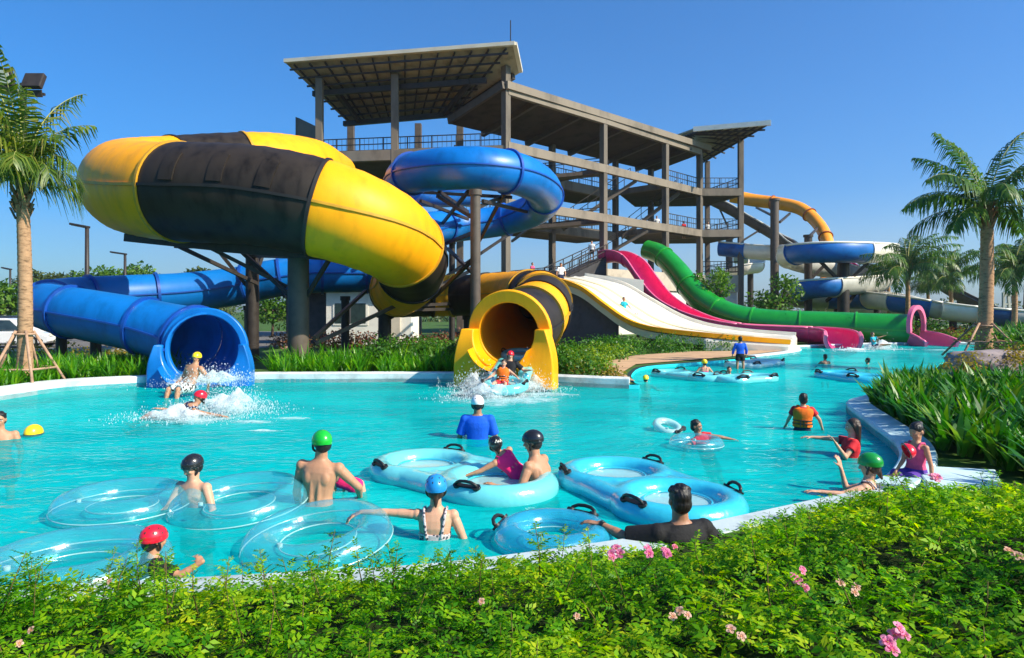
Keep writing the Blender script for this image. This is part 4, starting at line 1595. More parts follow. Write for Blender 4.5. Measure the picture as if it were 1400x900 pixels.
q45 = R(45)
for b, z in ((F0, 18.1), (F1, 16.4), (F2, 16.4), (F3, 16.4)):
    column(b, z, .46, q45)
for b, z in ((G1, 15.6), (G2, 15.6), (G3, 15.7)):
    column(b, z, .44, q45, M_STB)
column(F4, 18.3)
column(G4, 17.0, .44, 0, M_STB)
for b, z in ((L1, 18.0), (L2, 18.0)):
    column(b, z, .48)
for b, z in ((K1, 16.6), (K2, 16.5), (K3, 16.6)):
    column(b, z, .5, 0, M_STB)


def beam(p, q, z, h=.62, w_=.34, m=M_CON, e=.0):
    mb = MB()
    p, q = V((p.x, p.y, z)), V((q.x, q.y, z))
    d = (q - p).normalized()
    mb.bar(p - d * e, q + d * e, w_, h)
    mb.build('beam', m, T, bevel=.02)


dn = V((.707, -.707, 0)) * .1
for z in ZL[1:]:
    for p, q in ((F0, F1), (F1, F2), (F2, F3)):
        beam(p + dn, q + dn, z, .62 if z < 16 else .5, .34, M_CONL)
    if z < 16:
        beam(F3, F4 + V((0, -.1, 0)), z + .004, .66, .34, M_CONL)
        beam(F4, G4, z, .6, .3, M_CON)
        for p, q in ((G0, G1), (G1, G2)):
            beam(p, q, z - .35, .75, .4, M_CON)
        for p, q in ((F1, G1), (F2, G2), (F3, G3)):
            beam(p, q, z - .1, .5, .3, M_CON)
for p, q in ((L2, L1), (L1, F0)):
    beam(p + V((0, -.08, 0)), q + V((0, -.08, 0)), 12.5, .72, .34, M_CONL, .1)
beam(K1, K2, 12.2, .7, .4)
beam(K2, K3, 12.2, .7, .4)
beam(L1, K2, 12.2, .6, .35)
beam(L2, K1, 12.2, .6, .35)


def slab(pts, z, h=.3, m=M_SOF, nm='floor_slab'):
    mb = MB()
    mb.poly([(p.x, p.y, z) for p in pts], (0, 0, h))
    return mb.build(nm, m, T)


bk = V((-3.2, 3.2, 0))
for z in ZL[1:3]:
    slab([G0 + V((-.5, -.5, 0)), G1, G2, G2 + bk, G1 + bk, G0 + bk], z - .62, .26)
    slab([F2 + V((-.4, .5, 0)), F3 + V((-.2, .3, 0)), F4 + V((-.3, .3, 0)), G4, G3 + V((-1, 3, 0)), G2 + V((.3, -.3, 0))], z - .30, .26)
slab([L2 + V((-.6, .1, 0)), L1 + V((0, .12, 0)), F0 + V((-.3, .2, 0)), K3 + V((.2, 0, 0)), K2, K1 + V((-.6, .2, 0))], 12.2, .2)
# parapet at the far left of the deck
mb = MB()
p0, p1 = P(404, 160, 49), P(433, 174, 47.2)
mb.poly([p0, p1, V((p1.x, p1.y, 12.9)), V((p0.x, p0.y, 12.9))], (.15, .25, 0))
mb.build('parapet', M_CON, T)


def railing(p, q, z, h=1.05, gap=1.6):
    p, q = V((p.x, p.y, z)), V((q.x, q.y, z))
    rail_line(p, q, h, gap)


def rail_line(p, q, h=1.05, gap=1.6, bal=True, par=None):
    n = max(1, int((q - p).length / gap))
    mb = MB()
    for i in range(n + 1):
        c = p + (q - p) * (i / n)
        mb.bar(c, c + V((0, 0, h)), .07, .07)
    for zz in (h, h * .55, h * .12):
        mb.bar(p + V((0, 0, zz)), q + V((0, 0, zz)), .06, .06)
    if bal:
        k = int((q - p).length / .32)
        for i in range(k):
            c = p + (q - p) * ((i + .5) / k)
            mb.bar(c + V((0, 0, h * .12)), c + V((0, 0, h)), .025, .025)
    mb.build('railing', M_STL, par or T)


for z in ZL[1:3]:
    railing(G0, G1, z - .05)
    railing(G1, G2, z - .05)
    railing(F3 + V((.2, .1, 0)), F4 + V((-.2, .1, 0)), z + .3)
    railing(F4 + V((-.1, .3, 0)), G4, z + .3)
    railing(F2 + V((.1, .3, 0)), F3 + V((-.1, .2, 0)), z + .3)
railing(L2 + V((-.5, .2, 0)), F0 + V((0, .2, 0)), 12.83, .95)
railing(K1, K3, 12.4)
railing(F3 + V((.2, .1, 0)), F4, ZL[0] + .1)
railing(F4, G4, ZL[0] + .1)
# stair flights inside the tower
for p, z0, q, z1 in ((G1 + V((.9, -.6, 0)), 8.6, F1 + V((3.0, 3.6, 0)), 12.5), (F1 + V((.2, .9, 0)), 12.7, G0 + V((4.3, 4.9, 0)), 12.2), (G2 + V((.5, -.5, 0)), 8.6, F2 + V((1.8, 2.6, 0)), 12.5), (G1 + V((2, 1, 0)), 5.2, F1 + V((4.2, 4.6, 0)), 8.6), (F1 + V((.3, .9, 0)), 8.9, G0 + V((4.4, 5.0, 0)), 8.4)):
    mb = MB()
    mb.bar((p.x, p.y, z0), (q.x, q.y, z1), 1.2, .28)
    mb.build('stair_flight', M_STB, T)
    mb = MB()
    for s_ in (.55, -.55):
        a_, b_ = V((p.x + s_ * .7, p.y + s_ * .7, z0 + .1)), V((q.x + s_ * .7, q.y + s_ * .7, z1 + .1))
        mb.bar(a_ + V((0, 0, .95)), b_ + V((0, 0, .95)), .06, .06)
        for i in range(6):
            c = a_ + (b_ - a_) * (i / 5)
            mb.bar(c, c + V((0, 0, .95)), .05, .05)
    mb.build('handrail', M_STL, T)


def roof(corners, th, nm, grid=None, m=M_PANEL, trim=M_ROOF, trim_edges=(), trim_h=.45):
    """sheet roof (slab) with rafters and purlins under it and a pale trim on some edges"""
    c = [V(p) for p in corners]
    mb = MB()
    mb.poly(c, (0, 0, th))
    r = mb.build(nm, m, T)
    for e in trim_edges:
        p, q = c[e], c[(e + 1) % len(c)]
        mb = MB()
        mb.bar(p + V((0, 0, th * .45)), q + V((0, 0, th * .45)), .26, trim_h)
        mb.build('roof_trim', trim, r)
    return r


# left roof: tilted sheet, high front edge, cut along the middle wing on its right side
FL, FR, R2, BR, BL = P(389, 85, 46.1), P(704, 61, 43.0), P(712, 99, 45.6), P(626, 152, 49.4), P(474, 166, 52.0)
rf = roof([FL, FR, R2, BR, BL], .14, 'roof', trim_edges=(0, 1), trim_h=.24)
nrm = (FR - FL).cross(BL - FL).normalized()
if nrm.z > 0:
    nrm = -nrm


def onroof(u, v):
    """bilinear over front edge / back edge, v=0 front"""
    f = FL + (FR - FL) * u
    b = BL + (BR - BL) * u
    return f + (b - f) * v + nrm * .16


for nm, lines in (('rafter', [(onroof(u, .02), onroof(u, .99)) for u in np.linspace(.04, .97, 14)]), ('purlin', [(onroof(.01, v), onroof(.99, v)) for v in np.linspace(.06, .97, 8)])):
    mb = MB()
    for p, q in lines:
        if nm == 'purlin':
            p, q = p + nrm * .17, q + nrm * .17
        mb.bar(p, q, .085, .12)
    o = mb.build('rafter_grid' if nm == 'rafter' else 'purlin_grid', M_STL, rf)
for v in (.40, .93):
    mb = MB()
    mb.bar(onroof(.02, v) + nrm * .42, onroof(.985, v) + nrm * .42, .3, .36)
    mb.build('roof_beam', M_STL, rf)
for u0, u1 in ((.16, .16), (.9, .86)):
    mb = MB()
    mb.bar(onroof(u0, .38) + nrm * .4, onroof(u1, .95) + nrm * .4, .26, .34)
    mb.build('roof_beam', M_STL, rf)
mb = MB()
mb.bar(P(702, 104, 45.5), BR + nrm * .2, .3, .4)
mb.build('roof_beam', M_STL, rf)

# middle roof: heavy slab falling to the back
A0, A1, A2, A3 = V((-.45, 44.7, 16.55)), V((18.2, 63.0, 16.75)), V((14.0, 67.2, 15.7)), V((-4.4, 48.65, 15.3))
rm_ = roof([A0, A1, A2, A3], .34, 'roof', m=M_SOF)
mb = MB()
mb.bar(A0 + V((.1, -.1, .22)), A1 + V((.1, -.1, .22)), .22, .5)
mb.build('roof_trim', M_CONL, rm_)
mb = MB()
mb.bar(A0 + V((-.1, -.1, .2)), A3 + V((-.1, -.1, .2)), .22, .5)
mb.build('roof_trim', M_STB, rm_)
mb = MB()
mb.poly([A0 + V((0, 0, .36)), A1 + V((0, 0, .36)), A2 + V((0, 0, .36)), A3 + V((0, 0, .36))], (0, 0, .05))
mb.build('roof_sheet', M_ROOF, rm_)
for s_ in (.12, .30, .5, .7, .88):
    mb = MB()
    p, q = A0 + (A1 - A0) * s_, A3 + (A2 - A3) * s_
    mb.bar(p + V((0, 0, -.2)), q + V((0, 0, -.2)), .28, .4)
    mb.build('roof_beam', M_STB, rm_)

# right roof
B0, B1, B2, B3 = P(948, 178, 60.5), P(1054, 169, 58.0), P(962, 223, 70.0), P(925, 186, 67.0)
rr_ = roof([B0, B1, B2, B3], .14, 'roof', trim_edges=(0,), trim_h=.42, trim=M_WHT)
mb = MB()
n2 = (B1 - B0).cross(B3 - B0).normalized()
n2 = -n2 if n2.z > 0 else n2
for i in range(9):
    u = (i + .5) / 9
    mb.bar(B0 + (B1 - B0) * u + n2 * .12, B3 + (B2 - B3) * u + n2 * .12, .1, .14)
for i in range(7):
    v_ = (i + .5) / 7
    mb.bar(B0 + (B3 - B0) * v_ + n2 * .26, B1 + (B2 - B1) * v_ + n2 * .26, .1, .14)
mb.build('rafter_grid', M_STL, rr_)

# podium under the middle wing
pod = [F1 + V((-.2, .1, 0)), F2 + V((.1, 0, 0)), F3 + V((.1, 0, 0)), F4 + V((-.3, .1, 0)), G4, G2 + V((-2, 6, 0)), G1 + V((-2, 3, 0))]
mb = MB()
mb.poly([(p.x, p.y, 0) for p in pod], (0, 0, 3.7))
pw = mb.build('podium_wall', M_STUC, T)
mb = MB()
mb.poly([(p.x, p.y, 3.7) for p in [F1 + V((-.35, 0, 0)), F2 + V((.25, -.1, 0)), F3 + V((.15, -.15, 0)), F4 + V((-.15, -.1, 0)), G4 + V((.15, 0, 0)), pod[5], pod[6]]], (0, 0, 1.55))
mb.build('podium_band', M_BEIGE, T)
mb = MB()
mb.box((F4.x, F4.y - .3, 1.1), (1.5 * .55, .5, 2.2))
mb.build('pier', M_DGRY, T)
# entry stair with charcoal side wall and landing left of the podium
s0, s1, s2 = P(829, 353, 50.5), P(765, 384, 47.5), P(728, 386, 47.5)
mb = MB()
mb.poly([s0, s1, s2, V((s2.x, s2.y, 0)), V((s0.x, s0.y, 0))], (-1.0, 1.6, 0))
st = mb.build('stair_wall', M_DGRY, T)
rail_line(s1, s0, 1.0, .9, True, T)
rail_line(s2 + V((-3.2, 0, -.4)), s1, 1.0, .9, True, T)
rail_line(s1 + V((-1, 1.6, 0)), s0 + V((-1, 1.6, 0)), 1.0, .9, False, T)
mb = MB()
mb.box(((s2.x - 2.0), s2.y + .9, s2.z / 2 - .25), (4.4, 1.6, s2.z - .4))
mb.build('landing', M_BEIGE, T)
mb = MB()
for i in range(3):
    c = F0 + (F1 - F0) * (.08 + .0 * i) + V((0, 0, 0))
lr = thing('lightning_rod', 'thin lightning rod on top of the highest left roof', 'rod', P(698, 60, 43.5))
mb = MB()
mb.tube([P(698, 62, 43.5), P(698, 28, 43.5)], .035, 6)
mb.build('rod', M_STL, lr)
mb = MB()
mb.tube([P(698, 62, 43.5), P(698, 59, 43.5)], .12, 8)
mb.build('base', M_STL, lr)
# ------------------------------------------------------------------ inflatables
V_CLR = vinyl('clear_vinyl', (.90, .99, 1.0), (.16, .72, .88), .06)
V_CLB = vinyl('clear_blue_vinyl', (.62, .92, .99), (.05, .56, .88), .30)
V_CYA = vinyl('cyan_vinyl', (.7, .97, .98), (.22, .87, .91), .86)
V_CYB = vinyl('sky_blue_vinyl', (.5, .9, .97), (.05, .70, .93), .86)
V_PAL = vinyl('pale_cyan_vinyl', (.8, .97, .97), (.55, .86, .85), .6)


def torus_pts(mb, c, Rr, r, M, nu=64, nv=18, wr=.0, sx=1.0):
    vs, fs = [], []
    for i in range(nu):
        a = 2 * math.pi * i / nu
        rr = r * (1 + wr * math.sin(a * 16) + wr * .6 * math.sin(a * 11 + 1))
        for j in range(nv):
            b = 2 * math.pi * j / nv
            x = (Rr + rr * math.cos(b))
            vs.append(V(c) + M @ V((x * math.cos(a) * sx, x * math.sin(a), rr * math.sin(b))))
    for i in range(nu):
        for j in range(nv):
            fs.append((i * nv + j, i * nv + (j + 1) % nv, ((i + 1) % nu) * nv + (j + 1) % nv, ((i + 1) % nu) * nv + j)[::-1])
    mb.add(vs, fs)


def handle(parent, c, az, el, M, s=1.0):
    """strap handle: black pad with a raised grip, on the tube at direction az, tilted up by el"""
    d = M @ V((math.cos(az), math.sin(az), 0))
    t = M @ V((-math.sin(az), math.cos(az), 0))
    up = M @ V((0, 0, 1))
    n = (d * math.cos(el) + up * math.sin(el)).normalized()
    u = n.cross(t)
    mb = MB()
    k = [(-.13, .0), (-.115, .035), (-.07, .06), (0, .068), (.07, .06), (.115, .035), (.13, 0)]
    mb.tube([c + t * x * s + n * h * s for x, h in k], .017 * s, 8)
    h = mb.build('handle', M_BLACKR, parent, True)
    mb = MB()
    for x in (-.12, .12):
        mb.tube([c + t * x * s - n * .01, c + t * x * s + n * .012 * s], .045 * s, 12)
    mb.bar(c - t * .13 * s + n * .004, c + t * .13 * s + n * .004, .05 * s, .012 * s, up=n)
    mb.build('handle_pad', M_BLACKR, h, auto=40)


def ring_tube(label, px, py, Wd, z=.06, r=None, m=None, tilt=(0, 0), handles=(), name='swim_ring', group=None, Y=None, welt=True):
    c = W(px, py, z) if Y is None else P(px, py, Y)
    r = r or Wd * .125
    Rr = Wd / 2 - r
    M = Matrix.Rotation(R(tilt[0]), 3, 'X') @ Matrix.Rotation(R(tilt[1]), 3, 'Y')
    t = thing(name, label, 'swim ring', c, group)
    mb = MB()
    torus_pts(mb, c, Rr, r, M, wr=.006)
    b = mb.build('ring', m or V_CLR, t, True)
    if welt:
        mb = MB()
        for rad, zz in ((Rr + r * .99, -.01), (Rr - r * .97, .0)):
            mb.tube([c + M @ V((rad * math.cos(i * math.pi / 32), rad * math.sin(i * math.pi / 32), zz)) for i in range(64)], .007, 5, closed=True)
        mb.build('weld_seam', V_PAL, b, True)
    for az, el in handles:
        az, el = R(az), R(el)
        d = M @ V((math.cos(az), math.sin(az), 0))
        q = c + d * (Rr + r * math.cos(el)) + M @ V((0, 0, 1)) * (r * math.sin(el))
        handle(t, q, az, el, M)
    mb = MB()
    a_ = R(250)
    q = c + M @ V((Rr * math.cos(a_), Rr * math.sin(a_), r))
    mb.tube([q - V((0, 0, .01)), q + V((0, 0, .018))], .022, 10)
    mb.build('valve', V_PAL, b, auto=40)
    return t


def double_tube(label, p1, p2, z=.05, Wd=1.38, m=None, handles=4, group=None, tilt=0.0, r=None, lift=(0, 0), hs=1.0):
    c1, c2 = W(p1[0], p1[1], z), W(p2[0], p2[1], z)
    c1.z += lift[0]
    c2.z += lift[1]
    c = (c1 + c2) / 2
    ax = (c2 - c1).normalized()
    sd = V((0, 0, 1)).cross(ax).normalized()
    up = ax.cross(sd)
    M = Matrix((ax, sd, up)).transposed()
    D = (c2 - c1).length
    r = r or Wd * .105
    Rr = Wd / 2 - r
    t = thing('two_person_tube', label, 'raft tube', c, group)
    # figure-eight outline swept as one tube
    mb = MB()
    torus_pts(mb, c1, Rr, r, M, 72, 18, .004)
    torus_pts(mb, c2, Rr, r, M, 72, 18, .004)
    for sg in (1, -1):                               # filled waist joining the two rings
        mb.cap(c1 + ax * D * .24 + sd * sg * .365 * Wd, c2 - ax * D * .24 + sd * sg * .365 * Wd, r * .95, r * .95, 12)
        mb.cap(c1 + ax * D * .36 + sd * sg * .24 * Wd, c2 - ax * D * .36 + sd * sg * .24 * Wd, r * .9, r * .9, 12)
    b = remesh('tube_body', mb, m or V_CYA, t, .025, 8)
    for cc in (c1, c2):
        mb = MB()
        k = 28
        f = [cc + M @ V((Rr * math.cos(2 * math.pi * i / k), Rr * math.sin(2 * math.pi * i / k), .03)) for i in range(k)]
        mb.poly(f, -up * .015)
        mb.build('floor_sheet', V_PAL, t)
        mb = MB()
        for fr_ in (.96, .62):
            mb.tube([cc + M @ V((Rr * fr_ * math.cos(i * math.pi / 24), Rr * fr_ * math.sin(i * math.pi / 24), .0 + (r * .5 if fr_ > .9 else .045))) for i in range(48)], .012, 5, closed=True)
        mb.build('weld_seam', V_CYB, t, True)
    n = 0
    for cc, s_ in ((c1, -1), (c2, 1)):
        for az in (90, -90):
            if n >= handles:
                break
            n += 1
            a_ = R(az + s_ * (-12 if az > 0 else 12))
            d = M @ V((math.cos(a_), math.sin(a_), 0))
            el = R(62)
            q = cc + d * (Rr + r * math.cos(el)) + up * r * math.sin(el)
            handle(t, q, a_, el, M, hs)
    return t


ring_tube('clear ring floating farthest left, beside the boy in a black helmet', 168, 690, 1.26, handles=())
ring_tube('clear ring held by the boy in a black helmet', 328, 688, 1.33, handles=(), tilt=(4, -3))
ring_tube('large clear ring cut by the left edge beside the red helmet', 103, 776, 1.33, handles=(), z=.06)
ring_tube('clear ring under the outstretched hand of the woman in a blue helmet', 435, 737, 1.25, handles=(), tilt=(6, -4), z=.07)
ring_tube('bluer ring with black handles held by the man in a dark shirt', 757, 733, 1.02, m=V_CLB, handles=((165, 40), (52, 50)), z=.05)
double_tube('pale cyan two seat tube behind the blue helmet', (582, 641), (680, 664), m=V_CYA)
double_tube('sky blue two seat tube in front of the man in a dark shirt', (842, 654), (926, 690), m=V_CYB)
double_tube('two seat tube carrying the child in a yellow cap', (918, 512), (968, 517), m=V_CYA, Wd=1.25, hs=1.2)
double_tube('two seat tube under the standing child in blue', (1002, 519), (1036, 517), m=V_CYA, Wd=1.15, hs=1.2)
double_tube('empty pale tube farthest back near the white run-out', (1016, 500), (1048, 496), m=V_PAL, Wd=1.3, hs=1.2)
double_tube('sky blue tube floating alone left of the leafy right bank', (1146, 514), (1185, 519), m=V_CYB, Wd=1.35, hs=1.2)
ring_tube('small clear ring around the boy in a red top', 952, 606, .78, m=V_CLR, handles=(), name='swim_ring')
ring_tube('small white float with one black handle trailing behind the boy in a red top', 913, 584, .5, m=V_PAL, handles=((-40, 55),), tilt=(20, 10))
double_tube('cyan raft tube sliding out of the yellow mouth', (690, 527), (712, 510), m=V_CYA, Wd=1.15, z=.25, lift=(0, .5), hs=1.0)

# ------------------------------------------------------------------ people
SKIN = {
    'light': mat('light_skin', (.60, .325, .205), .5, .4, .06, 6, .05, 60, sss=.15),
    'tan': mat('tan_skin', (.48, .24, .135), .5, .4, .07, 6, .05, 60, sss=.15),
    'brown': mat('brown_skin', (.36, .18, .105), .45, .4, .08, 6, .05, 60, sss=.12),
}
M_HAIR = mat('black_hair', (.012, .009, .008), .42, .5, .3, 30, .6, 60, stretch=(1, 1, .15))
M_HAIRB = mat('brown_hair', (.045, .022, .012), .42, .5, .3, 30, .6, 60, stretch=(1, 1, .15))
M_EYE = mat('eye_white', (.7, .68, .64), .3)
M_IRIS = mat('iris', (.015, .008, .005), .15)
M_LIP = mat('lip', (.42, .13, .11), .4)


def fabric(name, col, rough=.75):
    return mat(name, col, rough, .3, .12, 8, .25, 45)


def checker(name, c1, c2, scale):
    if name in MATS:
        return MATS[name]
    m, nt, out = _new(name)
    b = N(nt, 'ShaderNodeBsdfPrincipled', Roughness=.7)
    tc = N(nt, 'ShaderNodeTexCoord')
    vo = N(nt, 'ShaderNodeTexVoronoi', Scale=scale)
    rp = N(nt, 'ShaderNodeValToRGB')
    rp.color_ramp.interpolation = 'CONSTANT'
    rp.color_ramp.elements[0].color = c4(c1)
    rp.color_ramp.elements[1].position = .42
    rp.color_ramp.elements[1].color = c4(c2)
    nt.links.new(tc.outputs['Object'], vo.inputs['Vector'])
    nt.links.new(vo.outputs['Distance'], rp.inputs['Fac'])
    nt.links.new(rp.outputs[0], b.inputs['Base Color'])
    nt.links.new(b.outputs[0], out.inputs['Surface'])
    MATS[name] = m
    return m


def helmet_mat(name, col):
    return mat(name, col, .22, .5, .06, 3, coat=.4)


TORSO_M = [(-.075, .045, .045), (-.045, .086, .062), (0, .096, .068), (.05, .092, .062), (.10, .084, .056), (.15, .090, .060), (.20, .102, .066), (.24, .108, .064), (.272, .100, .054), (.295, .062, .043), (.315, .036, .036), (.36, .033, .034)]
TORSO_F = [(-.075, .045, .045), (-.045, .090, .064), (0, .099, .070), (.05, .088, .060), (.10, .074, .052), (.15, .079, .057), (.20, .089, .066), (.24, .093, .060), (.272, .086, .050), (.295, .054, .039), (.315, .031, .032), (.36, .029, .030)]


def orth(g, T):
    g = V(g)
    g = g - T * g.dot(T)
    return g.normalized()


def person(label, hx, hy, Y, face, H=1.7, T=(0, 0, 1), look=None, R_=None, L_=None, legs=None, skin='tan', fem=False, hs=1.0, wd=1.0, hair='short', hairm=None, top=None, bottom=None,
           helmet=None, facedet=False, vox=.012, extra=None, fullhand=True, headup=None, curl=.5, cat='person'):
    """R_/L_: (upper arm, forearm[, hand]) directions in world axes; legs: ((thigh, shin) right, (thigh, shin) left)"""
    T = V(T).normalized()
    f = orth((face[0], face[1], face[2] if len(face) > 2 else 0), T)
    r = f.cross(T).normalized()
    hc = P(hx, hy, Y)
    nk = (T + V((0, 0, .7))).normalized()
    pel = hc - nk * (.105 * H) - T * (.30 * H)
    g = V(look if look else face if len(face) > 2 else (*face, 0)).normalized()
    hu = V(headup) if headup else (V((0, 0, 1)) + T * .25)
    hu = (hu - g * hu.dot(g)).normalized()
    hr = g.cross(hu).normalized()
    HM = Matrix((hr, g, hu)).transposed()
    t = thing('person', label, cat, (pel.x, pel.y, pel.z))
    BM = Matrix((r, f, T)).transposed()
    k = H * wd
    hk = H * hs
    mb = MB()

    def loft(mb, prof, infl=0.0, t0=-9, t1=9, n=22, zoff=0.0):
        pr = [(a, b, c) for a, b, c in prof]
        ts = [p_[0] for p_ in pr]
        lv = [x for x in ts if t0 < x < t1]
        if t0 > ts[0]:
            lv = [t0] + lv
        if t1 < ts[-1]:
            lv = lv + [t1]
        vs, fs = [], []
        for x in lv:
            rx = np.interp(x, ts, [p_[1] for p_ in pr]) * k + infl
            ry = np.interp(x, ts, [p_[2] for p_ in pr]) * k + infl
            ctr = pel + T * x * H
            if x > .29:
                ctr = pel + T * .29 * H + (nk * .6 + T * .4) * (x - .29) * H
            for j in range(n):
                a = 2 * math.pi * j / n
                ca, sa = math.cos(a), math.sin(a)
                e = .85
                vs.append(ctr + r * rx * math.copysign(abs(ca) ** e, ca) + f * ry * math.copysign(abs(sa) ** e, sa))
        m = len(lv)
        for i in range(m - 1):
            for j in range(n):
                fs.append((i * n + j, i * n + (j + 1) % n, (i + 1) * n + (j + 1) % n, (i + 1) * n + j))
        fs += [tuple(range(n - 1, -1, -1)), tuple((m - 1) * n + j for j in range(n))]
        mb.add(vs, fs)

    prof = TORSO_F if fem else TORSO_M
    loft(mb, prof)
    sw = (.098 if fem else .112) * k
    shl = {1: pel + T * .262 * H + r * sw, -1: pel + T * .262 * H - r * sw}
    arms = {}
    for sg, a in ((1, R_), (-1, L_)):
        a = a or ((sg * .25 * r + V((0, 0, -1)) * 1), (V((0, 0, -1)) + f * .35))
        ua, fa = V(a[0]).normalized(), V(a[1]).normalized()
        ha = V(a[2]).normalized() if len(a) > 2 else fa
        s0 = shl[sg] + T * (max(0, ua.z) * .02 * H)
        el = s0 + ua * .165 * H
        wr = el + fa * .145 * H
        arms[sg] = (s0, el, wr, ha)
        q = (.85 if fem else 1.0) * k
        mb.ell(s0, (.036 * q, .036 * q, .038 * q))
        mb.cap(pel + T * .255 * H + r * sg * .05 * k, s0, .042 * q, .033 * q)
        mb.cap(s0, el, .031 * q, .0245 * q)
        mb.cap(s0 + ua * .03 * H, s0 + ua * .10 * H, .033 * q, .029 * q)
        mb.cap(el, wr, .0245 * q, .0160 * q)
        mb.cap(el, el + fa * .055 * H, .0255 * q, .0235 * q)
        # hand
        hs_ = H / 1.7
        pn = ha.cross(V((0, 0, 1)))
        pn = pn if pn.length > .15 else f.copy()
        side = pn.normalized()
        pnr = side.cross(ha).normalized()
        if pnr.z > 0:
            pnr = -pnr                               # palm looks down
        for o_ in (-.028, -.01, .01, .028):
            mb.cap(wr + side * o_ * .55 * hs_, wr + (ha * .085 + side * o_) * hs_, .0135 * hs_, .0115 * hs_, 8)
        if fullhand:
            for o_, ln in ((-.031, .062), (-.0105, .078), (.0105, .085), (.031, .074)):
                b0 = wr + (ha * .088 + side * o_) * hs_
                d1 = (ha + pnr * curl * .5 + side * o_ * 4).normalized()
                d2 = (ha + pnr * curl * 1.5 + side * o_ * 3).normalized()
                b1 = b0 + d1 * ln * .55 * hs_
                mb.cap(b0 - d1 * .01, b1, .0088 * hs_, .0080 * hs_, 7)
                mb.cap(b1, b1 + d2 * ln * .5 * hs_, .0080 * hs_, .0066 * hs_, 7)
            ts_ = -sg
            b0 = wr + (ha * .03 + side * .03 * ts_) * hs_
            d1 = (ha * .7 + side * ts_ * .75 + pnr * .25).normalized()
            b1 = b0 + d1 * .042 * hs_
            mb.cap(b0, b1, .0115 * hs_, .0095 * hs_, 7)
            mb.cap(b1, b1 + (d1 + ha * .6 + pnr * .3).normalized() * .032 * hs_, .0095 * hs_, .0075 * hs_, 7)
        else:
            mb.cap(wr + ha * .08 * hs_, wr + (ha * .14 + pnr * .03) * hs_, .022 * hs_, .014 * hs_, 8)
    if not fem:
        for sg in (1, -1):                           # shoulder blades, back muscles
            mb.ell(pel + T * .205 * H + r * sg * .048 * k - f * .050 * k, (.030 * k, .017 * k, .042 * k), BM)
            mb.cap(pel + T * .06 * H + r * sg * .022 * k - f * .049 * k, pel + T * .20 * H + r * sg * .024 * k - f * .052 * k, .016 * k, .014 * k)
            mb.ell(pel + T * .212 * H + r * sg * .045 * k + f * .046 * k, (.042 * k, .020 * k, .028 * k), BM)
    legs = legs or (((r * .12 - T).normalized(), -T - f * .05), ((-r * .12 - T).normalized(), -T - f * .05))
    kn = {}
    for sg, lg in ((1, legs[0]), (-1, legs[1])):
        th_, sh = V(lg[0]).normalized(), V(lg[1]).normalized()
        h0 = pel + r * sg * .050 * k - T * .02 * H
        k0 = h0 + th_ * .235 * H
        an = k0 + sh * .225 * H
        kn[sg] = (h0, k0, an, th_, sh)
        mb.cap(h0, k0, .053 * k, .035 * k)
        mb.cap(k0, an, .034 * k, .021 * k)
        mb.cap(k0 + sh * .03 * H, k0 + sh * .1 * H, .034 * k, .031 * k)
        ft = (f - sh * f.dot(sh))
        ft = ft.normalized() if ft.length > .2 else T.copy()
        mb.cap(an + sh * .018 * H - ft * .02 * H, an + sh * .026 * H + ft * .055 * H, .022 * k, .017 * k)
        mb.cap(an + sh * .026 * H + ft * .055 * H, an + sh * .03 * H + ft * .10 * H, .018 * k, .011 * k)
    # head
    mb.ell(hc + hu * .012 * hk - g * .004 * hk, (.0450 * hk, .0570 * hk, .0540 * hk), HM, 20, 14)
    mb.ell(hc - hu * .024 * hk + g * .016 * hk, (.0345 * hk, .0380 * hk, .0420 * hk), HM, 16, 10)
    mb.ell(hc - hu * .052 * hk + g * .034 * hk, (.016 * hk, .014 * hk, .012 * hk), HM)
    mb.cap(hc + g * .052 * hk + hu * .006 * hk, hc + g * .0615 * hk - hu * .016 * hk, .0055 * hk, .0085 * hk, 8)
    for sg in (1, -1):
        mb.ell(hc + hr * sg * .0465 * hk - g * .004 * hk - hu * .004 * hk, (.006 * hk, .013 * hk, .0185 * hk), HM)
        mb.ell(hc + hr * sg * .019 * hk + g * .047 * hk + hu * .015 * hk, (.014 * hk, .008 * hk, .005 * hk), HM)
        mb.ell(hc + hr * sg * .024 * hk + g * .040 * hk - hu * .014 * hk, (.013 * hk, .012 * hk, .013 * hk), HM)
    mb.cap(hc - hu * .03 * hk - g * .012 * hk, pel + T * .29 * H, .029 * k * (hs ** .3), .034 * k)
    sk = SKIN[skin]
    remesh('body', mb, sk, t, vox, 4)
    if facedet:
        for sg in (1, -1):
            mb = MB()
            mb.ell(hc + hr * sg * .0185 * hk + g * .0505 * hk + hu * .003 * hk, (.0085 * hk, .0045 * hk, .0052 * hk), HM, 12, 8)
            e = mb.build('eye', M_EYE, t, True)
            mb = MB()
            mb.ell(hc + hr * sg * .0185 * hk + g * .0535 * hk + hu * .002 * hk, (.0042 * hk, .0024 * hk, .0046 * hk), HM, 10, 7)
            mb.build('iris', M_IRIS, e, True)
            mb = MB()
            mb.cap(hc + hr * sg * .008 * hk + g * .0565 * hk + hu * .0150 * hk, hc + hr * sg * .030 * hk + g * .0500 * hk + hu * .0160 * hk, .0030 * hk, .0022 * hk, 6)
            mb.build('eyebrow', M_HAIR, t, True)
        mb = MB()
        mb.cap(hc - hr * .012 * hk + g * .0515 * hk - hu * .034 * hk, hc + hr * .012 * hk + g * .0515 * hk - hu * .034 * hk, .0042 * hk, .0042 * hk, 7)
        mb.build('mouth', M_LIP, t, True)
    hm = hairm or M_HAIR
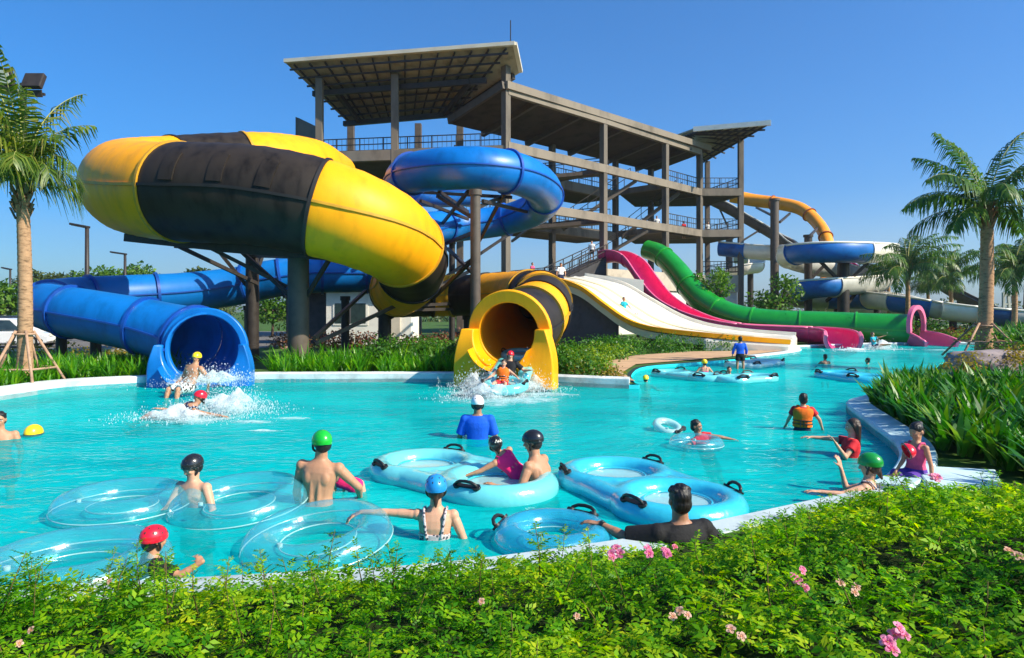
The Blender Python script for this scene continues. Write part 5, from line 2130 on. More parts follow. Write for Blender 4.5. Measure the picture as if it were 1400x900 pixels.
    if hair:
        mb = MB()
        z = 0 if not helmet else -.012
        mb.ell(hc + hu * (.021 + z) * hk - g * .011 * hk, (.0490 * hk, .0570 * hk, .0530 * hk), HM, 20, 14)
        mb.ell(hc - hu * .012 * hk - g * .024 * hk, (.0465 * hk, .0400 * hk, .0460 * hk), HM, 16, 10)
        if hair == 'short' and not helmet:
            for i in range(26):
                a = random.uniform(0, 6.28)
                b_ = random.uniform(0, 1.1)
                q = hc + hu * .021 * hk - g * .012 * hk + HM @ V((.047 * math.sin(b_) * math.cos(a), .054 * math.sin(b_) * math.sin(a), .050 * math.cos(b_))) * hk
                if (q - hc).dot(g) < .040 * hk:
                    mb.ell(q, (.013 * hk, .013 * hk, .008 * hk))
        if hair == 'long':
            nb = pel + T * .285 * H
            for o_ in (-.030, -.010, .012, .032):
                b0 = hc - g * .034 * hk + hr * o_ * hk
                b1 = nb - f * .045 * k + r * o_ * 1.2 * k + T * .02 * H
                b2 = nb - f * .066 * k + r * o_ * 1.1 * k - T * random.uniform(.05, .08) * H
                mb.cap(b0, b1, .030 * hk, .020 * hk)
                mb.cap(b1, b2, .020 * hk, .008 * hk)
            for sg in (1, -1):
                mb.cap(hc + hr * sg * .040 * hk + hu * .01 * hk, hc + hr * sg * .038 * hk - hu * .07 * hk - g * .02 * hk, .017 * hk, .010 * hk)
        if hair == 'tail':
            mb.cap(hc - hu * .03 * hk - g * .04 * hk, hc - hu * .085 * hk - g * .055 * hk, .022 * hk, .008 * hk)
        if hair == 'bun':
            mb.ell(hc + hu * .03 * hk - g * .062 * hk, (.026 * hk, .024 * hk, .024 * hk))
        remesh('hair', mb, hm, t, .009 * max(1, vox / .012), 2)
    if helmet:
        hm_, kind = helmet
        s_ = hk if hk > 1.32 else 1.32
        n, lat = 32, 12
        vs, fs = [], []
        c = hc + hu * .012 * hk - g * .004 * hk
        for lay in (1.0, .86):
            for i in range(lat + 1):
                for j in range(n):
                    b_ = 2 * math.pi * j / n
                    low = R(98 + 12 * max(0, -math.sin(b_)) - 14 * max(0, math.sin(b_)) + (6 * abs(math.cos(b_))))
                    a = low * i / lat
                    x, y, z = .0600 * math.sin(a) * math.cos(b_), .0745 * math.sin(a) * math.sin(b_), .0660 * math.cos(a)
                    vs.append(c + HM @ V((x, y - .002, z + .002)) * s_ * lay)
        o2 = (lat + 1) * n
        for i in range(lat):
            for j in range(n):
                a_, b_ = i * n + j, i * n + (j + 1) % n
                fs.append((a_, a_ + n, b_ + n, b_))
                fs.append((o2 + a_, o2 + b_, o2 + b_ + n, o2 + a_ + n))
        for j in range(n):
            a_, b_ = lat * n + j, lat * n + (j + 1) % n
            fs.append((a_, o2 + a_, o2 + b_, b_))
        mb = MB()
        mb.add(vs, fs)
        hl = mb.build('helmet', hm_, t, auto=50)
        if kind >= 1:
            mb = MB()
            for sg in (1, -1):
                pts = [hc + hr * sg * .053 * s_ + hu * .0 * hk - g * .004 * hk, hc + hr * sg * .046 * hk - hu * .035 * hk + g * .012 * hk, hc - hu * .066 * hk + g * .028 * hk]
                mb.tube([V(q) for q in catmull([tuple(q) for q in pts], 5)],   .0072 * hk, 6)
            mb.build('chin_strap', M_BLACKR, hl, True)
        if kind >= 2:
            mb = MB()
            for row, (el_, cnt, of) in enumerate(((38, 6, 0), (62, 9, .3))):
                for j in range(cnt):
                    b_ = 2 * math.pi * (j + of) / cnt
                    a = R(el_)
                    q = V((.0600 * math.sin(a) * math.cos(b_), .0745 * math.sin(a) * math.sin(b_) - .002, .0660 * math.cos(a) + .002)) * s_
                    nn = V((q.x / .0600 ** 2, q.y / .0745 ** 2, q.z / .066 ** 2)).normalized()
                    mb.ell(c + HM @ q, (.006, .010, .003), HM @ rot_to(nn), 8, 5)
            mb.build('vent_hole', M_BLACKR, hl, True)
        if kind == 3:                                # white scribble on the dark helmet
            mb = MB()
            for sg in (1, -1):
                cc = []
                for i in range(14):
                    w_ = i / 13
                    a = R(62 + 12 * math.sin(w_ * 9))
                    b_ = R(-90) + sg * (.15 + .5 * w_)
                    cc.append(c + HM @ V((.061 * math.sin(a) * math.cos(b_), .0757 * math.sin(a) * math.sin(b_) - .002, .0672 * math.cos(a) + .002)) * s_)
                mb.tube(cc, .004, 5)
            mb.build('painted_line', M_WHT, hl, True)
        if kind == 4:                                # cap with a brim
            mb = MB()
            pts = []
            k_ = 14
            vs, fs = [], []
            for i in range(k_ + 1):
                b_ = R(15 + 150 * i / k_)
                for rr_ in (1.0, 1.0 + .55 * math.sin(R(180 * i / k_)) + .02):
                    vs.append(c + HM @ V((.060 * math.cos(b_) * (1 + (rr_ - 1) * .4), .0745 * math.sin(b_) * rr_, .018 - .012 * (rr_ - 1))) * s_)
            nv = len(vs)
            vs += [q - hu * .006 for q in vs]
            for i in range(k_):
                a_ = 2 * i
                fs += [(a_, a_ + 1, a_ + 3, a_ + 2), (nv + a_, nv + a_ + 2, nv + a_ + 3, nv + a_ + 1), (a_ + 1, nv + a_ + 1, nv + a_ + 3, a_ + 3), (a_, a_ + 2, nv + a_ + 2, nv + a_)]
            mb.add(vs, fs)
            mb.build('brim', hm_, hl, auto=40)

    def sleeve(mb, sg, fr_, infl):
        s0, el, wr, _h = arms[sg]
        q = (.85 if fem else 1.0) * k
        mb.ell(s0, (.036 * q + infl,) * 3)
        mb.cap(pel + T * .255 * H + r * sg * .05 * k, s0, .042 * q + infl, .033 * q + infl)
        ln = .165 * H
        if fr_ <= 1:
            d = (el - s0)
            mb.tube([s0, s0 + d * fr_ * .5, s0 + d * fr_], [.033 * q + infl, .034 * q + infl, .032 * q + infl * 1.3], 16)
        else:
            mb.cap(s0, el, .033 * q + infl, .026 * q + infl)
            d = (wr - el)
            mb.tube([el, el + d * (fr_ - 1)], [.027 * q + infl, .021 * q + infl], 14)
    for top in [q for q in (extra, top) if q]:
        kind, m_ = top[0], top[1]
        mb = MB()
        inf = .011 * k
        if kind == 'shirt':
            loft(mb, prof, inf, -.09, .300)
            for sg in (1, -1):
                sleeve(mb, sg, top[2] if len(top) > 2 else .6, inf)
        elif kind == 'tank':
            loft(mb, prof, inf * .85, -.06, .255)
            for sg in (1, -1):
                mb.tube([pel + T * .25 * H + r * sg * .055 * k - f * .056 * k, pel + T * .30 * H + r * sg * .058 * k - f * .03 * k, pel + T * .302 * H + r * sg * .058 * k + f * .02 * k, pel + T * .25 * H + r * sg * .055 * k + f * .062 * k], .013 * k, 8)
        elif kind == 'suit':
            loft(mb, prof, inf * .7, -.07, top[2] if len(top) > 2 else .235)
            for sg in (1, -1):
                x_ = top[2] if len(top) > 2 else .235
                mb.tube([pel + T * (x_ - .02) * H + r * sg * .040 * k - f * .062 * k, pel + T * .27 * H + r * sg * .056 * k - f * .060 * k, pel + T * .302 * H + r * sg * .060 * k - f * .025 * k, pel + T * .30 * H + r * sg * .06 * k + f * .02 * k, pel + T * .24 * H + r * sg * .05 * k + f * .066 * k], .0085 * k, 8)
        elif kind == 'vest':
            loft(mb, prof, .036 * k, .02, .285)
            for sg in (1, -1):
                mb.cap(pel + T * .27 * H + r * sg * .06 * k - f * .03 * k, pel + T * .29 * H + r * sg * .06 * k + f * .03 * k, .034 * k, .034 * k)
        nm = {'shirt': 'shirt', 'tank': 'top', 'suit': 'swimsuit', 'vest': 'life_vest'}[kind]
        o = remesh(nm, mb, m_, t, min(vox, .011), 3, fac=.4)
        if kind == 'vest':
            for x_ in (.07, .115):
                mb = MB()
                pts = []
                rx, ry = np.interp(x_, [p_[0] for p_ in prof], [p_[1] for p_ in prof]) * k + .040 * k, np.interp(x_, [p_[0] for p_ in prof], [p_[2] for p_ in prof]) * k + .040 * k
                for j in range(28):
                    a = 2 * math.pi * j / 28
                    ca, sa = math.cos(a), math.sin(a)
                    pts.append(pel + T * x_ * H + r * rx * math.copysign(abs(ca) ** .85, ca) + f * ry * math.copysign(abs(sa) ** .85, sa))
                mb.tube(pts, .009, 6, closed=True)
                mb.build('strap', M_BLACKR, o, True)
            mb = MB()
            for x_ in (-.04, 0, .04):
                mb.bar(pel + T * .03 * H + r * x_ * k - f * .104 * k, pel + T * .12 * H + r * x_ * k - f * .101 * k, .014, .010)
            mb.build('strap', M_BLACKR, o)
    if bottom:
        kind, m_ = bottom[0], bottom[1]
        mb = MB()
        inf = .012 * k
        if kind == 'shorts':
            loft(mb, prof, inf, -.08, .035)
            fr_ = bottom[2] if len(bottom) > 2 else .7
            for sg in (1, -1):
                h0, k0, an, th_, sh = kn[sg]
                mb.tube([h0, h0 + (k0 - h0) * fr_ * .5, h0 + (k0 - h0) * fr_], [.056 * k + inf, .052 * k + inf, .046 * k + inf * 1.6], 18)
        elif kind == 'brief':
            loft(mb, prof, inf * .7, -.08, .03)
        elif kind == 'skirt':
            loft(mb, prof, inf, -.02, .06)
            for sg in (1, -1):
                h0, k0, an, th_, sh = kn[sg]
                mb.tube([h0 - th_ * .03, h0 + (k0 - h0) * .35, h0 + (k0 - h0) * .72], [.058 * k + inf, .062 * k + inf, .072 * k + inf], 18)
        remesh({'shorts': 'shorts', 'brief': 'swim_briefs', 'skirt': 'skirt'}[kind], mb, m_, t, min(vox, .012), 2, fac=.4)
    return t, dict(pel=pel, arms=arms, hc=hc, r=r, f=f, T=T, kn=kn, k=k, H=H, hk=hk, g=g, hu=hu, hr=hr)


RED = fabric('red_fabric', (.62, .02, .03))
BLK = fabric('black_fabric', (.012, .012, .014))
BLU_S = fabric('royal_blue_fabric', (.006, .10, .62))
NAVY = fabric('navy_fabric', (.015, .02, .06))
PNK_S = fabric('hot_pink_fabric', (1.0, .02, .17))
ORG_S = fabric('orange_vest_fabric', (.98, .17, .012))
TEAL = fabric('teal_fabric', (.01, .36, .46))
WHT_S = fabric('white_fabric', (.78, .77, .74))
VIO = fabric('violet_fabric', (.10, .04, .32))
ROSE = fabric('rose_fabric', (.62, .08, .20))
SPOT = checker('spotted_grey_swimwear', (.06, .06, .08), (.55, .46, .46), 34)
CHECK = checker('black_and_white_shorts', (.02, .02, .02), (.78, .76, .70), 17)
H_BLK = helmet_mat('black_helmet_shell', (.014, .013, .014))
H_GRN = helmet_mat('green_helmet_shell', (.012, .42, .03))
H_GRD = helmet_mat('dark_green_helmet_shell', (.01, .26, .035))
H_BLU = helmet_mat('blue_helmet_shell', (.02, .26, .62))
H_RED = helmet_mat('red_helmet_shell', (.72, .012, .03))
H_YEL = helmet_mat('yellow_helmet_shell', (.90, .62, .01))
H_WHT = helmet_mat('white_cap_cloth', (.8, .8, .8))

# --- swimmers near the camera
person('bare chested man at the left edge of the picture', 0, 574, 10.6, (.5, -1), 1.7, look=(.5, -1, -.1), R_=((-.4, 0, -1), (-.2, -.4, -1)), L_=((.4, 0, -1), (.1, -.4, -1)), skin='tan', facedet=True, bottom=('shorts', NAVY))
person('boy in a black helmet looking down at the clear ring he holds', 263, 638, 7.0, (-.35, -1), 1.5, T=(-.05, -.05, 1), look=(-.55, -.85, -.42), R_=((-.25, -.55, -.75), (-.25, -.75, -.25), (-.4, -.7, -.4)), L_=((.42, -.35, -.85), (.05, -.8, -.2), (-.2, -.8, -.4)),
       skin='light', helmet=(H_BLK, 2), facedet=True, bottom=('shorts', NAVY), vox=.009, hs=1.06)
person('child in a red helmet with dark holes, one arm reaching out of the water', 211, 738, 5.15, (.75, .6), 1.2, T=(.1, .1, 1), look=(.55, .8, -.15), R_=((.9, -.1, -.22), (.75, .2, .45), (-.7, .5, .35)), L_=((-.3, .5, -.8), (-.2, .6, -.5)),
       skin='tan', helmet=(H_RED, 2), hs=1.18, top=('shirt', BLK, .8), bottom=('shorts', BLK), vox=.008)
person('bare backed man in a bright green helmet', 440, 606, 7.1, (.12, 1), 1.74, T=(.07, .06, 1), look=(-.5, .9, -.15), R_=((.65, .25, -.72), (-.1, .75, -.62)), L_=((-.25, .15, -1), (-.1, .5, -.9)), skin='tan', helmet=(H_GRN, 1), hair='short', bottom=('shorts', BLK), vox=.009, wd=1.02)
person('small child in pink held in front of the man in a green helmet', 452, 642, 7.6, (.2, -1), .9, T=(-.9, .1, .42), look=(.4, -.8, .2), legs=(((.3, .1, -1), (0, .1, -1)), ((.3, -.1, -1), (0, .1, -1))), skin='light', hs=1.3, top=('suit', PNK_S, .24), helmet=None, fullhand=False)
_, W7 = person('woman in a blue helmet stretching her arm over a clear ring', 596, 668, 6.05, (0, 1), 1.62, T=(.02, .05, 1), look=(-.1, 1, -.05), L_=((-1, .05, .05), (-1, -.12, .05), (-.85, -.3, -.35)), R_=((.42, -.15, -.9), (-.1, .7, -.6)),
               skin='light', fem=True, hair='tail', hairm=M_HAIRB, helmet=(H_BLU, 2), top=('suit', SPOT, .17), bottom=('brief', BLK), vox=.007, curl=.7)
person('pool attendant in a royal blue shirt and a white cap, seen from behind', 653, 552, 10.7, (.05, 1), 1.74, look=(0, 1, -.15), R_=((.28, .1, -.95), (.05, .55, -.8)), L_=((-.30, .1, -.95), (-.05, .55, -.8)), skin='brown', helmet=(H_WHT, 4), top=('shirt', BLU_S, .85), bottom=('shorts', NAVY), vox=.011)
person('man in a black helmet bending to hold a girl in pink', 728, 604, 7.75, (-.85, .45), 1.72, T=(-.24, .1, 1), look=(-.95, .25, -.2), L_=((-.35, -.35, -.85), (-1, .15, .20), (-.9, .3, .3)), R_=((-.5, .5, -.6), (-.9, .1, .1)), skin='tan', helmet=(H_BLK, 1), facedet=True, bottom=('shorts', BLK), vox=.009)
person('girl in a hot pink swimsuit and a black helmet with white lines', 677, 608, 7.95, (-.55, .8, -.2), 1.12, T=(-.62, .18, .62), look=(-.55, .9, 0), L_=((-.75, -.1, -.38), (-.8, -.05, -.25)), R_=((.0, .6, -.6), (-.5, .5, -.3)),
       legs=(((.7, .1, -.35), (.4, .3, -.9)), ((.7, -.1, -.4), (.35, .2, -.9))), skin='tan', hs=1.16, helmet=(H_BLK, 3), hair='tail', top=('suit', PNK_S, .27), bottom=('shorts', PNK_S, .5), vox=.008)
_, M11 = person('man in a dark shirt with a wristwatch leaning on the near pool edge', 929, 684, 5.62, (-.25, 1), 1.75, T=(-.05, .1, 1), look=(-.2, 1, -.1), L_=((-.86, .42, -.22), (-.72, .62, .22), (-.9, .3, .1)), R_=((.62, .1, -.75), (.3, .6, -.6)), skin='brown', hair='short', top=('shirt', BLK, .9), bottom=('shorts', BLK), vox=.008, hs=1.05, wd=1.05)
s0, el, wr, ha = M11['arms'][-1]
d = (wr - el).normalized()
wt = thing('wristwatch', 'black wristwatch on the left arm of the man in a dark shirt', 'watch', wr)
mb = MB()
mb.tube([wr - d * .045, wr - d * .018], .036, 16)
mb.build('band', M_BLACKR, wt, auto=40)
mb = MB()
mb.ell(wr - d * .03 + V((0, 0, .034)), (.02, .02, .008))
mb.build('watch_face', M_GLASS, wt, True)
# --- middle and right
person('boy in a red top paddling in a small ring', 952, 583, 10.4, (.75, -.6), 1.3, T=(-.4, .15, 1), look=(.8, -.65, -.1), L_=((.95, -.2, -.05), (1, -.1, -.16), (1, 0, -.1)), R_=((-.75, -.4, -.30), (-.3, -.7, -.35)), skin='brown', hs=1.1, facedet=True, top=('shirt', RED, .5), bottom=('shorts', NAVY), vox=.010)
person('child in an orange life vest seen from behind', 1098, 546, 11.45, (.25, 1), 1.2, T=(.03, 0, 1), look=(.2, 1, 0), R_=((.55, -.1, -.7), (.35, .2, -.85)), L_=((-.3, .3, -.8), (0, .6, -.6)), skin='light', hs=1.18, extra=('shirt', RED, .55), top=('vest', ORG_S), bottom=('shorts', NAVY), vox=.010)
person('long haired woman in a red top reaching for the child in a life vest', 1166, 583, 9.4, (-1, .22), 1.55, T=(.16, .05, 1), look=(-1, .2, -.12), R_=((-.92, .3, .08), (-1, .2, .05)), L_=((-.62, -.35, -.62), (-.55, .1, .85)), skin='light', fem=True, hair='long', hairm=M_HAIRB, facedet=True, top=('shirt', RED, .5), bottom=('shorts', BLK), vox=.009)
person('woman in a dark green helmet stretching her arm along the near edge', 1189, 636, 7.25, (-.75, .6), 1.58, T=(.12, .0, 1), look=(-.8, .55, -.15), L_=((-.95, -.1, -.22), (-1, .1, .10), (-1, .05, .1)), R_=((-.65, .5, -.3), (-.15, .25, 1)), skin='light', fem=True, hair='tail', hairm=M_HAIRB, helmet=(H_GRD, 1), top=('suit', SPOT, .2), bottom=('brief', BLK), vox=.009, hs=1.08)
_, G16 = person('girl in a rose top and a violet skirt sitting on the blue pool edge', 1253, 590, 7.55, (-.85, -.35), 1.16, T=(.02, 0, 1), look=(-.75, -.35, -.5), R_=((-.35, -.25, -.8), (-.55, -.3, -.5)), L_=((.12, -.3, -.95), (-.1, -.25, -.95)), legs=(((-.95, -.15, -.1), (-.25, -.15, -.95)), ((-.8, -.45, -.1), (-.2, -.2, -.95))),
       skin='tan', fem=True, hs=1.2, hair='bun', hairm=M_HAIR, top=('tank', ROSE), bottom=('skirt', VIO), vox=.009)
# red helmet on the lap of the seated girl
def loose_helmet(label, c, m, s=1.45, tilt=(0, 0)):
    M = Matrix.Rotation(R(tilt[0]), 3, 'X') @ Matrix.Rotation(R(tilt[1]), 3, 'Y')
    t = thing('helmet', label, 'helmet', c)
    vs, fs = [], []
    n, lat = 30, 12
    for lay in (1, .88):
        for i in range(lat + 1):
            for j in range(n):
                a, b_ = R(98) * i / lat, 2 * math.pi * j / n
                vs.append(c + M @ V((.060 * math.sin(a) * math.cos(b_), .0745 * math.sin(a) * math.sin(b_), .066 * math.cos(a))) * s * lay)
    o2 = (lat + 1) * n
    for i in range(lat):
        for j in range(n):
            a_, b_ = i * n + j, i * n + (j + 1) % n
            fs += [(a_, a_ + n, b_ + n, b_), (o2 + a_, o2 + b_, o2 + b_ + n, o2 + a_ + n)]
    for j in range(n):
        a_, b_ = lat * n + j, lat * n + (j + 1) % n
        fs.append((a_, o2 + a_, o2 + b_, b_))
    mb = MB()
    mb.add(vs, fs)
    mb.build('shell', m, t, auto=50)
    mb = MB()
    mb.tube([c + M @ V((math.cos(i * .2618) * .061, math.sin(i * .2618) * .0755, -.006)) * s for i in range(24)], .006, 6, closed=True)
    mb.build('edge_trim', M_BLACKR, t, True)


loose_helmet('red helmet held on the lap of the seated girl', P(1240, 617, 7.35), H_RED, 1.3, (20, 70))
loose_helmet('yellow helmet floating near the left edge', W(46, 592, .05), H_YEL, 2.1)

# --- riders and swimmers farther back
person('rider in a yellow helmet sitting at the lip of the blue tunnel', 269, 489, 16.2, (-.45, -1), 1.7, T=(.22, .25, 1), look=(-.15, -1, -.15), R_=((-.3, -.2, -.85), (-.4, -.55, -.5)), L_=((.55, .15, -.75), (.1, -.3, -.9)), legs=(((-.55, -.8, -.05), (-.05, -.35, -.9)), ((-.25, -.85, .0), (.0, -.3, -.95))),
       skin='tan', helmet=(H_YEL, 1), facedet=True, bottom=('shorts', CHECK, .95), vox=.012, wd=1.08)
person('swimmer in a red cap lying back in the splash below the blue tunnel', 273, 543, 12.9, (-.5, -.75, .4), 1.65, T=(.55, .25, .55), look=(-.75, -.6, .1), R_=((-.75, -.4, -.35), (-.8, -.3, .15)), L_=((.85, .0, -.15), (.9, -.1, -.1)), legs=(((-.85, -.1, .45), (-.8, -.1, -.5)), ((-.8, -.3, .15), (-.8, -.1, -.3))),
       skin='tan', fem=True, hair='tail', helmet=(H_RED, 0), facedet=True, top=('tank', NAVY), bottom=('shorts', CHECK, .7), vox=.012)
person('rider in a red helmet at the back of the raft in the yellow mouth', 698, 486, 16.9, (-.25, -1), 1.5, T=(.1, .35, 1), look=(-.1, -1, -.1), R_=((-.6, -.2, -.7), (-.5, -.6, -.3)), L_=((.7, -.1, -.6), (.6, -.6, .1)), legs=(((-.4, -.9, .1), (-.3, -.8, -.4)), ((.1, -.95, .1), (-.1, -.85, -.4))),
       skin='light', helmet=(H_RED, 1), hair='long', top=('shirt', BLK, .7), bottom=('shorts', RED), facedet=True, vox=.012)
person('child at the front of the raft in the yellow mouth', 689, 497, 16.2, (-.3, -1), 1.15, T=(.1, .3, 1), look=(-.2, -1, -.1), R_=((-.6, -.4, -.6), (-.5, -.7, -.2)), L_=((.7, -.3, -.5), (.3, -.8, -.2)), legs=(((-.5, -.85, .15), (-.3, -.8, -.4)), ((.1, -.95, .15), (-.1, -.85, -.4))),
       skin='light', hs=1.15, hair='short', hairm=M_HAIRB, top=('vest', ORG_S), bottom=('shorts', RED), facedet=True, vox=.012)
person('child in a yellow cap sitting on a two seat tube', 963, 496, 20.6, (.1, 1), 1.2, T=(0, 0, 1), R_=((.6, 0, -.7), (.5, .2, -.6)), L_=((-.6, 0, -.7), (-.6, .2, -.5)), legs=(((.3, .9, -.1), (.1, .4, -.9)), ((-.3, .9, -.1), (-.1, .4, -.9))), skin='light', hs=1.2, helmet=(H_YEL, 0), top=('suit', ROSE, .2), bottom=('shorts', NAVY), vox=.014, fullhand=False)
person('dark haired child low in the tube beside the standing child', 997, 506, 20.3, (-.1, -1), 1.15, T=(0, .1, 1), R_=((-.6, 0, -.6), (-.3, -.6, -.4)), L_=((.6, 0, -.6), (.3, -.6, -.4)), legs=(((-.2, -.9, .1), (0, -.5, -.8)), ((.2, -.9, .1), (0, -.5, -.8))), skin='tan', hs=1.2, facedet=True, top=('shirt', NAVY, .5), vox=.014, fullhand=False)
person('child in a long sleeved blue shirt standing among the tubes', 1012, 464, 23.5, (.05, 1), 1.30, R_=((.35, .1, -.9), (.05, .4, -.9)), L_=((-.35, .1, -.9), (-.05, .4, -.9)), skin='tan', hs=1.12, top=('shirt', BLU_S, 1.7), bottom=('shorts', BLK, .6), vox=.014, fullhand=False)
person('swimmer in a yellow helmet at the end of the white pool edge', 883, 518, 19.2, (.5, 1), 1.4, R_=((.8, .2, -.5), (.8, .4, -.1)), L_=((-.5, .3, -.7), (0, .6, -.6)), skin='tan', helmet=(H_YEL, 0), bottom=('shorts', NAVY), vox=.015, fullhand=False)
person('bare backed swimmer far off below the pink chute', 1128, 488, 25.6, (-.2, 1), 1.45, R_=((.4, .2, -.9), (.1, .5, -.8)), L_=((-.7, .1, -.6), (-.3, .6, -.6)), skin='tan', bottom=('shorts', BLK), vox=.016, fullhand=False)
person('swimmer far off with only the head and one shoulder above water', 1186, 493, 25.6, (-.8, .5), 1.45, R_=((.8, .2, -.3), (1, .1, -.1)), skin='tan', bottom=('shorts', BLK), vox=.016, fullhand=False)
person('rider in a teal shirt splashing down beside the pink chute end', 1193, 457, 35.2, (.6, -.8), 1.45, T=(-.1, .1, 1), R_=((.2, -.5, -.6), (.5, -.4, .4)), L_=((.6, -.3, .1), (.8, -.2, .3)), legs=(((.8, -.4, .2), (.8, -.3, .1)), ((.7, -.6, .1), (.8, -.3, .1))), skin='tan', hairm=M_HAIRB, top=('shirt', TEAL, .5), bottom=('shorts', NAVY), vox=.018, fullhand=False)
person('rider in a teal shirt halfway down the white lanes', 853, 409, 37.3, (.55, -.55), 1.45, T=(.0, .1, 1), R_=((-.4, -.2, -.8), (.2, -.5, -.6)), L_=((.6, .1, -.6), (.4, -.4, -.5)), legs=(((.8, -.4, -.25), (.8, -.4, -.45)), ((.85, -.2, -.25), (.85, -.3, -.4))), skin='tan', hairm=M_HAIRB, top=('shirt', TEAL, .6), bottom=('shorts', NAVY), vox=.018, fullhand=False)
person('person in white waiting at the top of the white lanes', 767, 362, 39.2, (.5, -1), 1.5, R_=((-.4, 0, -.9), (0, -.5, -.8)), L_=((.4, 0, -.9), (0, -.5, -.8)), skin='tan', top=('shirt', WHT_S, .7), bottom=('shorts', NAVY), vox=.02, fullhand=False)
person('person standing on the landing at the foot of the entry stair', 728, 361, 48.2, (.8, -.6), 1.45, skin='tan', top=('shirt', ROSE, .5), bottom=('shorts', BLK), vox=.02, fullhand=False)
person('person in a white shirt standing at the head of the entry stair', 809, 331, 50.9, (-.3, -1), 1.5, skin='tan', top=('shirt', WHT_S, .6), bottom=('shorts', BLK), vox=.02, fullhand=False)
person('person in red leaning on the tower rail above the green tunnel', 935, 304, 61.8, (.5, -1), 1.6, skin='brown', top=('shirt', RED, .6), bottom=('shorts', NAVY), vox=.025, fullhand=False)
person('person in white at the tower rail near the corner column', 968, 305, 63.4, (0, -1), 1.5, skin='tan', top=('shirt', WHT_S, .6), bottom=('shorts', NAVY), vox=.025, fullhand=False)
person('person in white farther inside the same tower floor', 898, 297, 60.0, (0, -1), 1.6, skin='tan', top=('shirt', WHT_S, .6), bottom=('shorts', BLK), vox=.025, fullhand=False)


# ------------------------------------------------------------------ splashes
def spray_mat():
    m, nt, out = _new('water_spray')
    b = N(nt, 'ShaderNodeBsdfPrincipled', Roughness=.25)
    b.inputs['Base Color'].default_value = (.94, .97, .97, 1)
    tl = N(nt, 'ShaderNodeBsdfTranslucent')
    tl.inputs['Color'].default_value = (.86, .94, .95, 1)
    tr = N(nt, 'ShaderNodeBsdfTransparent')
    a = N(nt, 'ShaderNodeMixShader')
    a.inputs[0].default_value = .5
    nt.links.new(b.outputs[0], a.inputs[1])
    nt.links.new(tl.outputs[0], a.inputs[2])
    c = N(nt, 'ShaderNodeMixShader')
    c.inputs[0].default_value = .62
    nt.links.new(tr.outputs[0], c.inputs[1])
    nt.links.new(a.outputs[0], c.inputs[2])
    nt.links.new(c.outputs[0], out.inputs['Surface'])
    return m


M_SPRAY = spray_mat()
_b = bmesh.new()
bmesh.ops.create_icosphere(_b, subdivisions=1, radius=1)
_oct = np.array([tuple(q.co) for q in _b.verts])
_octf = np.array([[q.index for q in f_.verts] for f_ in _b.faces])
_b.free()


def drops(pos, rad, stretch=None):
    n = len(pos)
    v = pos[:, None, :] + _oct[None] * rad[:, None, None] * (stretch[:, None, :] if stretch is not None else 1)
    f = _octf[None] + (np.arange(n) * len(_oct))[:, None, None]
    return v.reshape(-1, 3), f.reshape(-1, 3)


def foam_mat():
    """torn white water: see-through between the flecks"""
    m, nt, out = _new('torn_foam')
    L = nt.links.new
    tc = N(nt, 'ShaderNodeTexCoord')
    mp = N(nt, 'ShaderNodeMapping')
    mp.inputs['Scale'].default_value = (1, 1, .45)
    L(tc.outputs['Object'], mp.inputs['Vector'])
    n1 = N(nt, 'ShaderNodeTexNoise', Scale=9.0, Detail=8.0, Roughness=.72, Distortion=.8)
    n2 = N(nt, 'ShaderNodeTexNoise', Scale=2.2, Detail=3.0)
    L(mp.outputs[0], n1.inputs['Vector'])
    L(mp.outputs[0], n2.inputs['Vector'])
    at = N(nt, 'ShaderNodeAttribute', attribute_name='thickness')
    a = N(nt, 'ShaderNodeMath', operation='MULTIPLY_ADD')
    a.inputs[1].default_value = .6
    L(n2.outputs['Fac'], a.inputs[0])
    L(n1.outputs['Fac'], a.inputs[2])
    b = N(nt, 'ShaderNodeMath', operation='MULTIPLY_ADD')
    b.inputs[1].default_value = .75
    L(at.outputs['Fac'], b.inputs[0])
    L(a.outputs[0], b.inputs[2])
    mr = N(nt, 'ShaderNodeMapRange')
    mr.inputs['From Min'].default_value = .96
    mr.inputs['From Max'].default_value = 1.40
    mr.inputs['To Max'].default_value = .80
    L(b.outputs[0], mr.inputs['Value'])
    df = N(nt, 'ShaderNodeBsdfDiffuse')
    df.inputs['Color'].default_value = (.93, .96, .96, 1)
    tl = N(nt, 'ShaderNodeBsdfTranslucent')
    tl.inputs['Color'].default_value = (.93, .97, .97, 1)
    ms = N(nt, 'ShaderNodeMixShader')
    ms.inputs[0].default_value = .5
    L(df.outputs[0], ms.inputs[1])
    L(tl.outputs[0], ms.inputs[2])
    tr = N(nt, 'ShaderNodeBsdfTransparent')
    mx = N(nt, 'ShaderNodeMixShader')
    L(mr.outputs[0], mx.inputs[0])
    L(tr.outputs[0], mx.inputs[1])
    L(ms.outputs[0], mx.inputs[2])
    L(mx.outputs[0], out.inputs['Surface'])
    return m


M_FOAM = foam_mat()


